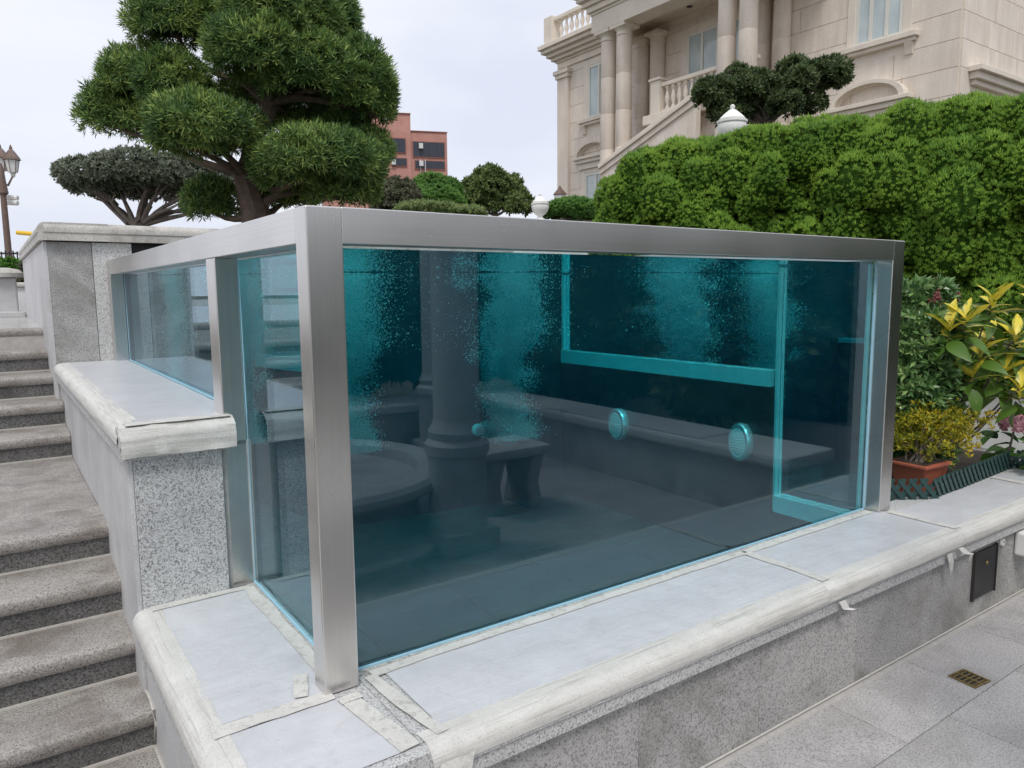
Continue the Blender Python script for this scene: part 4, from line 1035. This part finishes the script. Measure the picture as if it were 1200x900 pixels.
# openings right wing
a0, zs = yz(1002, 57); a1, _ = yz(1058, 44)
h1 = window(a0, a1, zs, zs+2.3, mull=2)
pa0, pz0 = yz(978, 137); pa1, _ = yz(1066, 111); pediment((pa0+pa1)/2, abs(pa0-pa1)/2, pz0+.05)
h2 = window((pa0+pa1)/2-.75, (pa0+pa1)/2+.75, 3.5, pz0-.55, mull=1, sill=False)
# openings left wing
b0, zl = yz(690, 140); b1, _ = yz(704, 137); zt2 = yz(690, 78)[1]
h3 = window(b0, b1-.5, zl, zt2, mull=1)
q0, qz = yz(677, 190); h4c = yz(695, 150)[0]-.2; pediment(h4c, .95, qz+.0)
h4 = window(h4c-.6, h4c+.6, 3.6, qz-.5, mull=1, sill=False)
# portico doors
d0, dz = yz(805, 108); d1, _ = yz(880, 80); zdt = yz(805, 42)[1]
h5 = window(d0, d1, dz-.35, zdt, mull=3, glass='window_glass', sill=False)
courses(Y0, Y1, ZB, ZT, [h1, h2, h3, h4, h5])
# end facade of the mansion facing the hedge
courses(X+.03, X+9, ZB, 10.4, [], x=Y0, axis=1)
e1 = on(1133, 78, 1, Y0); e2 = on(1200, 102, 1, Y0)
o = MB().box(e1[0], e2[0]+1.2, Y0-.34, Y0-.03, e1[2]-.12, e1[2]).box(e1[0]+.08, e2[0]+1.1, Y0-.24, Y0-.03, e1[2]-.28, e1[2]-.121).box(e1[0]+.16, e2[0]+1, Y0-.14, Y0-.03, e1[2]-.40, e1[2]-.281).build('hood', 'house_trim', man, .01)
e3 = on(1137, 110, 1, Y0)
MB().box(e3[0], e3[0]+3, Y0-.12, Y0-.03, e3[2]-.16, e3[2]).box(e3[0]+.1, e3[0]+.3, Y0-.10, Y0-.03, ZB, e3[2]-.161).build('window_surround', 'house_trim', man)
# pilasters
def pil(y0, y1, x=X, z0=ZB, z1=9.45): 
    o = MB().box(x-.16, x-.031, y0, y1, z0, z1-.30).build('pilaster', 'house_stone', man, .01)
    MB().box(x-.22, x-.03, y0-.06, y1+.06, z1-.299, z1-.15).box(x-.28, x-.03, y0-.12, y1+.12, z1-.149, z1).build('capital', 'house_trim', o, .01)
pil(Y1-.62, Y1+.02)
# wing cornice
zc = ZT
def cornice(x0, y0, y1, z, parent=man, h=1.0):
    m_ = MB(); steps = [(.10, 0, .22), (.16, .22, .30), (.30, .30, .42), (.44, .42, .56), (.60, .56, .70), (.70, .70, .86)]
    for (o_, a, b) in steps: m_.box(x0-o_, x0+2, y0-(0 if False else 0), y1+o_*.8, z+a*h, z+b*h-.001)
    return m_.build('cornice', 'house_trim', parent, .012)
ycb = ypa-.6
cornice(X, ycb, Y1, zc)
# roof balustrade on the wing
ztop = zc+.86
box('balustrade_pedestal', 'house_trim', X-.55, X-.05, Y1-.15, Y1+.35, ztop, ztop+1.0, man, .02)
bal_prof = [(.075, 0), (.075, .05), (.045, .09), (.04, .14), (.085, .28), (.08, .36), (.045, .50), (.04, .58), (.07, .62), (.07, .68)]
bm_ = None
def baluster(x, y, z, parent=man):
    global bm_
    if bm_ is None:
        o = MB().lathe(bal_prof, (x, y, z), 10).build('baluster', 'house_trim', parent, smooth=True); bm_ = o.data
    else: link('baluster', bm_, None, parent, (x, y, z))
for i in range(7): baluster(X-.32, Y1-.45-i*.30, ztop+.10)
box('balustrade_rail', 'house_trim', X-.46, X-.18, Y1-2.6, Y1-.151, ztop+.781, ztop+.93, man, .02)
box('balustrade_rail', 'house_trim', X-.46, X-.18, Y1-2.6, Y1-.151, ztop, ztop+.10, man, .02)
# portico: paired columns, architrave, soffit, cornice
zcol = on(713, 38, 0, XP)[2]
def column(y, x, z0, z1, r=.27):
    t = MB(); prof = []; n_ = 5
    for i in range(n_):
        a = z0+.35+(z1-.32-z0-.35)*i/n_; b = z0+.35+(z1-.32-z0-.35)*(i+1)/n_
        rr = lambda z: r*(1-.12*((z-z0)/(z1-z0))**1.6)
        prof += [(rr(a), a+.012), (rr(b), b-.012), (rr(b)-.012, b-.006)]
    prof = [(r, z0+.351)]+prof
    o = t.lathe([(p, q_) for p, q_ in prof], (x, y, 0), 24).build('column', 'house_stone', man, smooth=True)
    MB().lathe([(r*.88, z1-.33), (r*.98, z1-.31), (r*.98, z1-.28), (r*.88, z1-.26), (r*.90, z1-.18), (r*1.2, z1-.10)], (x, y, 0), 24).box(x-r*1.25, x+r*1.25, y-r*1.25, y+r*1.25, z1-.10, z1-.001).build('capital', 'house_trim', o, smooth=True)
    MB().lathe([(r*1.05, z0+.35), (r*1.1, z0+.3), (r*1.3, z0+.2), (r*1.3, z0+.12)], (x, y, 0), 24).box(x-r*1.35, x+r*1.35, y-r*1.35, y+r*1.35, z0, z0+.12).build('base', 'house_trim', o, smooth=True)
for pxx in (713, 731, 850, 875): column(on(pxx, 100, 0, XP)[1], XP, ZB, zcol)
for pxx in (752, 770, 891, 914): column(on(pxx, 100, 0, X-.22)[1], X-.22, ZB, zcol, .26)
ya = on(694, 30, 0, XP-.3)[1]; yb = on(905, 0, 0, XP)[1]-1.0
MB().box(XP-.34, XP+.34, yb, ya, zcol, zcol+.55).box(XP-.38, XP+.34, yb, ya+.03, zcol+.551, zcol+.63).build('architrave', 'house_trim', man, .01)
MB().box(XP+.341, X, ya-.62, ya-.001, zcol+.003, zcol+.548).box(XP+.341, X, yb, ya-.62, zcol+.30, zcol+.545).build('soffit', 'house_stone', man)
m_ = MB()
for (o_, a, b) in [(.12, 0, .18), (.22, .18, .34), (.36, .34, .50), (.50, .50, .62), (.66, .62, .80), (.78, .80, 1.0)]: m_.box(XP-.34-o_, X, yb, ya+o_, zcol+.631+a, zcol+.63+b)
m_.build('cornice', 'house_trim', man, .012)
# recessed downlight
for pxx, pyy in ((808, 8),):
    c_ = on(pxx, pyy, 2, zcol+.29); print('downlight', c_); MB().lathe([(.09, 0), (.10, .012)], (c_[0], c_[1], zcol+.285), 14).build('downlight', 'dark_metal', man)
# balcony
zf = yz(770, 135, 16.8)[1]; yA = on(772, 110, 0, 16.8)[1]; yB = on(875, 100, 0, 16.8)[1]
box('balcony_floor', 'house_trim', 16.55, X, yB-.35, yA+.45, zf-.30, zf, man, .03)
box('balcony_base', 'house_stone', 16.75, X, yB-.35, yA+.30, ZB, zf-.301, man)
box('balustrade_pedestal', 'house_trim', 16.62, 17.0, yA-.19, yA+.19, zf+.001, zf+.98, man, .02)
box('balustrade_cap', 'house_trim', 16.57, 17.05, yA-.24, yA+.24, zf+.981, zf+1.06, man, .02)
for i in range(int((yA-yB)/.245)): baluster(16.81, yA-.36-i*.245, zf+.10)
box('balustrade_rail', 'house_trim', 16.70, 16.92, yB-.35, yA-.191, zf+.782, zf+.90, man, .02)
box('balustrade_rail', 'house_trim', 16.70, 16.92, yB-.35, yA-.191, zf+.002, zf+.10, man, .02)
# sloping stair parapet in front of the balcony
p1 = on(745, 163, 0, 16.2); p2 = on(802, 120, 0, 16.2)
d_ = p2-p1; p1 = p1-d_*.8; p2 = p2+d_*.25
MB().prism([(p1[1], p1[2]), (p2[1], p2[2]), (p2[1], p2[2]-.16), (p1[1], p1[2]-.16)], 0, 16.02, 16.42).build('stair_rail', 'house_trim', man, .02)
MB().prism([(p1[1], p1[2]-.161), (p2[1], p2[2]-.161), (p2[1], p2[2]-.34), (p1[1], p1[2]-.34)], 0, 16.08, 16.36).build('stair_string', 'house_stone', man, .02)
MB().prism([(p1[1], p1[2]-.341), (p2[1], p2[2]-.341), (p2[1], ZB), (p1[1], ZB)], 0, 16.14, 16.34).build('stair_wall', 'house_stone', man)
# wall lantern by the corner of the mansion
lc = at(656, 240, 24); wlm = thing('garden_lantern', 'small bronze garden lantern by the mansion corner', 'lamp', (lc[0], lc[1], .5))
MB().tube([(lc[0], lc[1], .5), (lc[0], lc[1], lc[2])], .05, 8).build('pole', 'lamp_bronze', wlm)
MB().lathe([(.06, 0), (.16, .05), (.20, .30), (.16, .32)], lc, 6).build('lantern', 'lamp_glass', wlm)
MB().lathe([(.24, .32), (.20, .38), (.08, .50), (.02, .60)], lc, 6).build('lamp_cap', 'lamp_bronze', wlm)

# ------------------------------------------------------------------ brick building far off
DB = 140.
bb = thing('brick_building', 'distant red brick block with dark ribbon windows and air conditioners', 'building', (*at(480, 338, DB)[:2], -.5))
f2 = np.array([Fv[0], Fv[1], 0]); f2 /= np.linalg.norm(f2)
cD = unit((at(480, 200, DB)-C)*[1, 1, 0]); rD = np.array([cD[1], -cD[0], 0]); ang = math.radians(7)
rD = np.array([rD[0]*math.cos(ang)-rD[1]*math.sin(ang), rD[0]*math.sin(ang)+rD[1]*math.cos(ang), 0]); bD = np.array([-rD[1], rD[0], 0])
O_ = at(480, 200, DB); O_[2] = 0
def zpx(y): return at(480, y, DB)[2]
mpp = DB/FPX
def bbox_(name, mat, x0, x1, d0, d1, z0, z1, parent):
    V = [O_+rD*(x-480)*mpp+bD*d+np.array([0, 0, z]) for z in (z0, z1) for d in (d0, d1) for x in (x0, x1)]
    return MB().add(V, [(0, 2, 3, 1), (4, 5, 7, 6), (0, 1, 5, 4), (2, 6, 7, 3), (0, 4, 6, 2), (1, 3, 7, 5)]).build(name, mat, parent)
bbox_('wall', 'brick', 442, 525, 0, 12, -.5, zpx(155), bb)
bbox_('stair_tower', 'brick', 400, 482, -.35, 10, -.5, zpx(136), bb)
bbox_('side_wing', 'brick', 380, 443.5, -2.2, 10, -.5, zpx(150), bb)
bbox_('roof_edge', 'brick_trim', 482.2, 525.4, -.2, 12, zpx(155), zpx(154), bb); bbox_('roof_edge', 'brick_trim', 400, 482.4, -.6, 10, zpx(136), zpx(135.2), bb)
for (xa, xb, ya_, yb_, dd) in [(484, 522, 166, 184.5, 0), (486, 522, 187.5, 198, 0), (447, 476, 163.5, 181, -.35), (459, 477, 186, 196, -.35)]:
    o = bbox_('window', 'brick_trim', xa, xb, dd-.22, dd-.02, zpx(yb_), zpx(ya_), bb)
    bbox_('pane', 'dark_glass', xa+.7, xb-.7, dd-.26, dd-.221, zpx(yb_-.9), zpx(ya_+.9), o)
    for k in range(1, 4): bbox_('mullion', 'dark_metal', xa+(xb-xa)*k/4-.15, xa+(xb-xa)*k/4+.15, dd-.30, dd-.262, zpx(yb_-.9), zpx(ya_+.9), o)
for (xa, ya_) in [(491, 169), (491, 189), (459, 188.5)]:
    bbox_('air_conditioner', 'ac_white', xa, xa+4.6, -1., -.36, zpx(ya_+6), zpx(ya_), bb)
bbox_('vent', 'ac_white', 450, 455, -.6, -.36, zpx(146), zpx(141.5), bb)
for xa in (492.5, 498): bbox_('pipe', 'ac_white', xa, xa+.8, -.3, -.05, zpx(206), zpx(187), bb)

# ------------------------------------------------------------------ street lamp, fence, planter wall on the plaza
dl = 15.5
lp = thing('street_lamp', 'bronze twin-lantern street lamp with white floodlights on the pole', 'street lamp', (*at(14, 340, dl)[:2], .9))
pb = at(14, 340, dl); pb[2] = .9; pt_ = at(8, 214, dl); pt_[0] = pb[0]; pt_[1] = pb[1]
MB().lathe([(.13, 0), (.14, .25), (.08, .45), (.062, 1.2), (.055, pt_[2]-.9-.3), (.10, pt_[2]-.9-.25), (.07, pt_[2]-.9), (.05, pt_[2]-.9+.25), (.02, pt_[2]-.9+.35)], pb, 12).build('pole', 'lamp_bronze', lp, smooth=True)
for (x, y, nm) in ((2, 200, 'a'), (15, 202, 'b'), (-14, 202, 'c')):
    c_ = at(x, y, dl); 
    MB().tube([pt_+[0, 0, -.05], (pt_+c_)/2+[0, 0, -.18], c_+[0, 0, -.06]], .022, 6).build('arm', 'lamp_bronze', lp)
    o = MB().lathe([(.03, -.10), (.05, -.02), (.085, 0), (.13, .24), (.12, .25)], c_, 6).build('lantern', 'lamp_glass', lp)
    MB().lathe([(.17, .25), (.15, .30), (.07, .42), (.03, .47), (.03, .50), (.008, .56)], c_, 6).build('lantern_cap', 'lamp_bronze', o)
    mb = MB()
    for k in range(6):
        a = k*math.pi/3; mb.tube([c_+np.array([.086*math.cos(a), .086*math.sin(a), 0]), c_+np.array([.131*math.cos(a), .131*math.sin(a), .24])], .008, 4)
    mb.build('lantern_frame', 'lamp_bronze', o)
for (x, y) in ((14, 231), (14, 237)):
    c_ = at(x, y, dl); r2 = Rv*.0; MB().tube([c_-Rv*.12, c_+Rv*.12-[0, 0, .02]], [.06, .05], 8).build('floodlight', 'white_plaster', lp, smooth=True)
fz = thing('iron_fence', 'black iron picket fence behind the planter', 'fence', at(15, 320, 13.5))
for i in range(12):
    p = at(-10+i*4.6, 320, 13.5); MB().tube([(p[0], p[1], 1.3), (p[0], p[1], at(0, 294+ (i % 2), 13.5)[2])], [.016, .012], 5).build('picket', 'iron', fz)
for yy in (297, 312): a, b = at(-14, yy, 13.5), at(44, yy, 13.5); MB().tube([a, b], .018, 5).build('rail', 'iron', fz)
pw = thing('planter_wall', 'low pale stone planter wall on the upper plaza', 'wall', (*at(10, 345, 9.5)[:2], .9))
wz = at(20, 331, 9.5)[2]
a = at(-60, 335, 9.6); b = at(60, 335, 9.6)
def seg_box(name, mat, a, b, th, z0, z1, parent, bev=.01):
    d = unit((b-a)*[1, 1, 0]); n_ = np.array([-d[1], d[0], 0])*th/2
    V = [p+s_*n_+np.array([0, 0, z]) for z in (z0, z1) for s_ in (-1, 1) for p in (a*[1, 1, 0], b*[1, 1, 0])]
    return MB().add(V, [(0, 2, 3, 1), (4, 5, 7, 6), (0, 1, 5, 4), (2, 6, 7, 3), (0, 4, 6, 2), (1, 3, 7, 5)]).build(name, mat, parent, bev)
seg_box('wall_body', 'granite_smooth', a, b, .25, .9, wz-.06, pw); seg_box('wall_coping', 'old_coping', a, b, .34, wz-.059, wz, pw, .02)
pg = thing('stone_post', 'squat rounded white stone post at the plaza edge', 'post', (*at(4, 352, 8.6)[:2], .9))
c_ = at(4, 352, 8.6); zt_ = at(4, 315, 8.6)[2]
box('post_body', 'granite_smooth', c_[0]-.14, c_[0]+.14, c_[1]-.14, c_[1]+.14, .909, zt_-.10, pg, .02)
MB().lathe([(.22, 0), (.22, .05), (.18, .09), (.08, .11), (.02, .112)], (c_[0], c_[1], zt_-.10), 20).build('post_cap', 'old_coping', pg, smooth=True)
box('post_base', 'granite_smooth', c_[0]-.20, c_[0]+.20, c_[1]-.2, c_[1]+.2, .905, .97, pg, .01)
yp = [on(20, 272.5, 0, -.50), None]; e0 = at(20, 272.5, 6.3); e1_ = at(60, 276, 6.3)
ylb = thing('yellow_barrier', 'yellow painted pole lying across the wall coping', 'barrier', e0)
MB().tube([e0, e1_], .018, 10).build('pole', 'yellow_paint', ylb, smooth=True)

# ------------------------------------------------------------------ courtyard behind the camera, seen mirrored in the glass
def court_column(label, x, y, top=2.9):
    t = thing('stone_column', label, 'column', (x, y, GZ), 'columns round the fountain')
    box('plinth', 'court_stone', x-.20, x+.20, y-.20, y+.20, GZ-.001, GZ+.15, t, .008)
    MB().lathe([(.19, GZ+.151), (.19, GZ+.62), (.21, GZ+.64), (.21, GZ+.70), (.175, GZ+.73), (.185, GZ+.78), (.16, GZ+.82), (.15, GZ+.86)], (x, y, 0), 28).build('base', 'court_stone', t, smooth=True)
    MB().lathe([(.149, GZ+.861), (.149, top-.31), (.145, top-.30)], (x, y, 0), 28).build('shaft', 'court_stone', t, smooth=True)
    MB().lathe([(.15, top-.299), (.17, top-.27), (.16, top-.24), (.18, top-.12), (.23, top)], (x, y, 0), 28).build('capital', 'court_stone', t, smooth=True)
court_column('round granite column reflected in the front glass', 1.70, -1.92)
court_column('farther granite column reflected behind the first', 2.98, -4.45)
fb = thing('fountain_basin', 'round stone fountain basin reflected low in the front glass', 'fountain', (.95, -2.75, GZ))
fc = (.95, -2.75, GZ)
MB().lathe([(.9, .0), (.9, .06), (.86, .10), (.80, .12), (.80, .34), (.86, .37), (.97, .38), (1.0, .41), (1.0, .45), (.97, .48), (.90, .485), (.80, .47), (.78, .40), (.02, .40)], fc, 64).build('bowl', 'court_stone', fb, smooth=True)
MB().lathe([(1.06, 0), (1.06, .06), (1.03, .09), (.901, .092)], fc, 64).build('step', 'court_stone', fb, smooth=True)
bn = thing('stone_bench', 'curved stone bench reflected beside the column', 'bench', (2.5, -2.4, GZ))
MB().box(2.15, 2.75, -2.75, -2.25, GZ+.42, GZ+.50).build('seat', 'court_stone', bn, .03)
for xx in (2.22, 2.58): MB().prism([(-2.70, GZ), (-2.30, GZ), (-2.36, GZ+.2), (-2.28, GZ+.419), (-2.72, GZ+.419), (-2.64, GZ+.2)], 0, xx, xx+.12).build('leg', 'court_stone', bn, .02)
cw = thing('courtyard_wall', 'low coped granite wall round the courtyard reflected in the glass', 'wall', (3.9, -3, GZ))
box('wall_body', 'court_stone', 3.78, 4.2, -5.2, -.9, GZ-.02, -.10, cw); box('wall_body', 'court_stone', -2.5, 3.779, -5.2, -4.8, GZ-.02, -.10, cw)
box('wall_coping', 'granite_coping', 3.72, 4.3, -4.74, -.86, -.099, 0, cw, .03); box('wall_coping', 'granite_coping', -2.6, 4.3, -5.3, -4.742, -.099, 0, cw, .03)
film('protective_film', 'white plastic film laid over the courtyard wall coping', 3.76, 4.26, -3.6, -1.7, .004)
def cbush(lab, x, y, rx, rz, z=0, leaf='leaf_dark'):
    t = thing('courtyard_bush', lab, 'bush', (x, y, GZ-.02), 'evergreens round the courtyard')
    c_ = np.array([x, y, z+rz*.75]); r_ = np.array([rx, rx, rz])
    P, Dn = ellip(c_, r_, 2600, (.85, 1.02), -.7, .12, 2.); v_, f_ = t_rosette(8, 1., .2, (.3, 1.3), 2)
    V, F = scatter(v_, f_, P, unit(Dn+[0, 0, .3]), rng.uniform(.12, .22, len(P))); np_mesh('crown', V, F, leaf, t)
    v2, f2_ = blob(c_, r_*.88, .12, 2., 3); np_mesh('inner_foliage', v2, f2_, 'core_dark', t, smooth=True)
    MB().tube([(x, y, GZ-.02), (x, y, z+rz*.4)], [.12, .08], 8).build('trunk', 'bark', t)
for (x, y, rx, rz, lab) in [(5.6, -2.4, 1.2, 1.0, 'rounded dark bush behind the film-covered courtyard coping, reflected in the glass'), (5.4, -4.6, 1.2, 1.05, 'dark bush at the corner of the courtyard wall, reflected in the glass'),
        (7.8, -3.4, 1.6, 1.35, 'broad dark bush behind the rounded one, reflected in the glass'), (4.6, -6.8, 1.5, 1.25, 'dark bush behind the courtyard wall corner, reflected in the glass'),
        (2.6, -6.9, 1.4, 1.15, 'dark bush behind the farther column, reflected in the glass'), (.6, -7.0, 1.4, 1.15, 'dark bush straight behind the fountain basin, reflected in the glass'),
        (-1.5, -6.9, 1.3, 1.15, 'dark bush left of the fountain behind the courtyard wall'), (7.4, -6.4, 1.9, 1.5, 'largest dark bush beyond the courtyard wall, reflected in the glass'),
        (10.2, -2.2, 2.0, 1.6, 'distant dark bush beside the garden path, reflected in the glass')]:
    cbush(lab, x, y, rx, rz, leaf='leaf_dark')
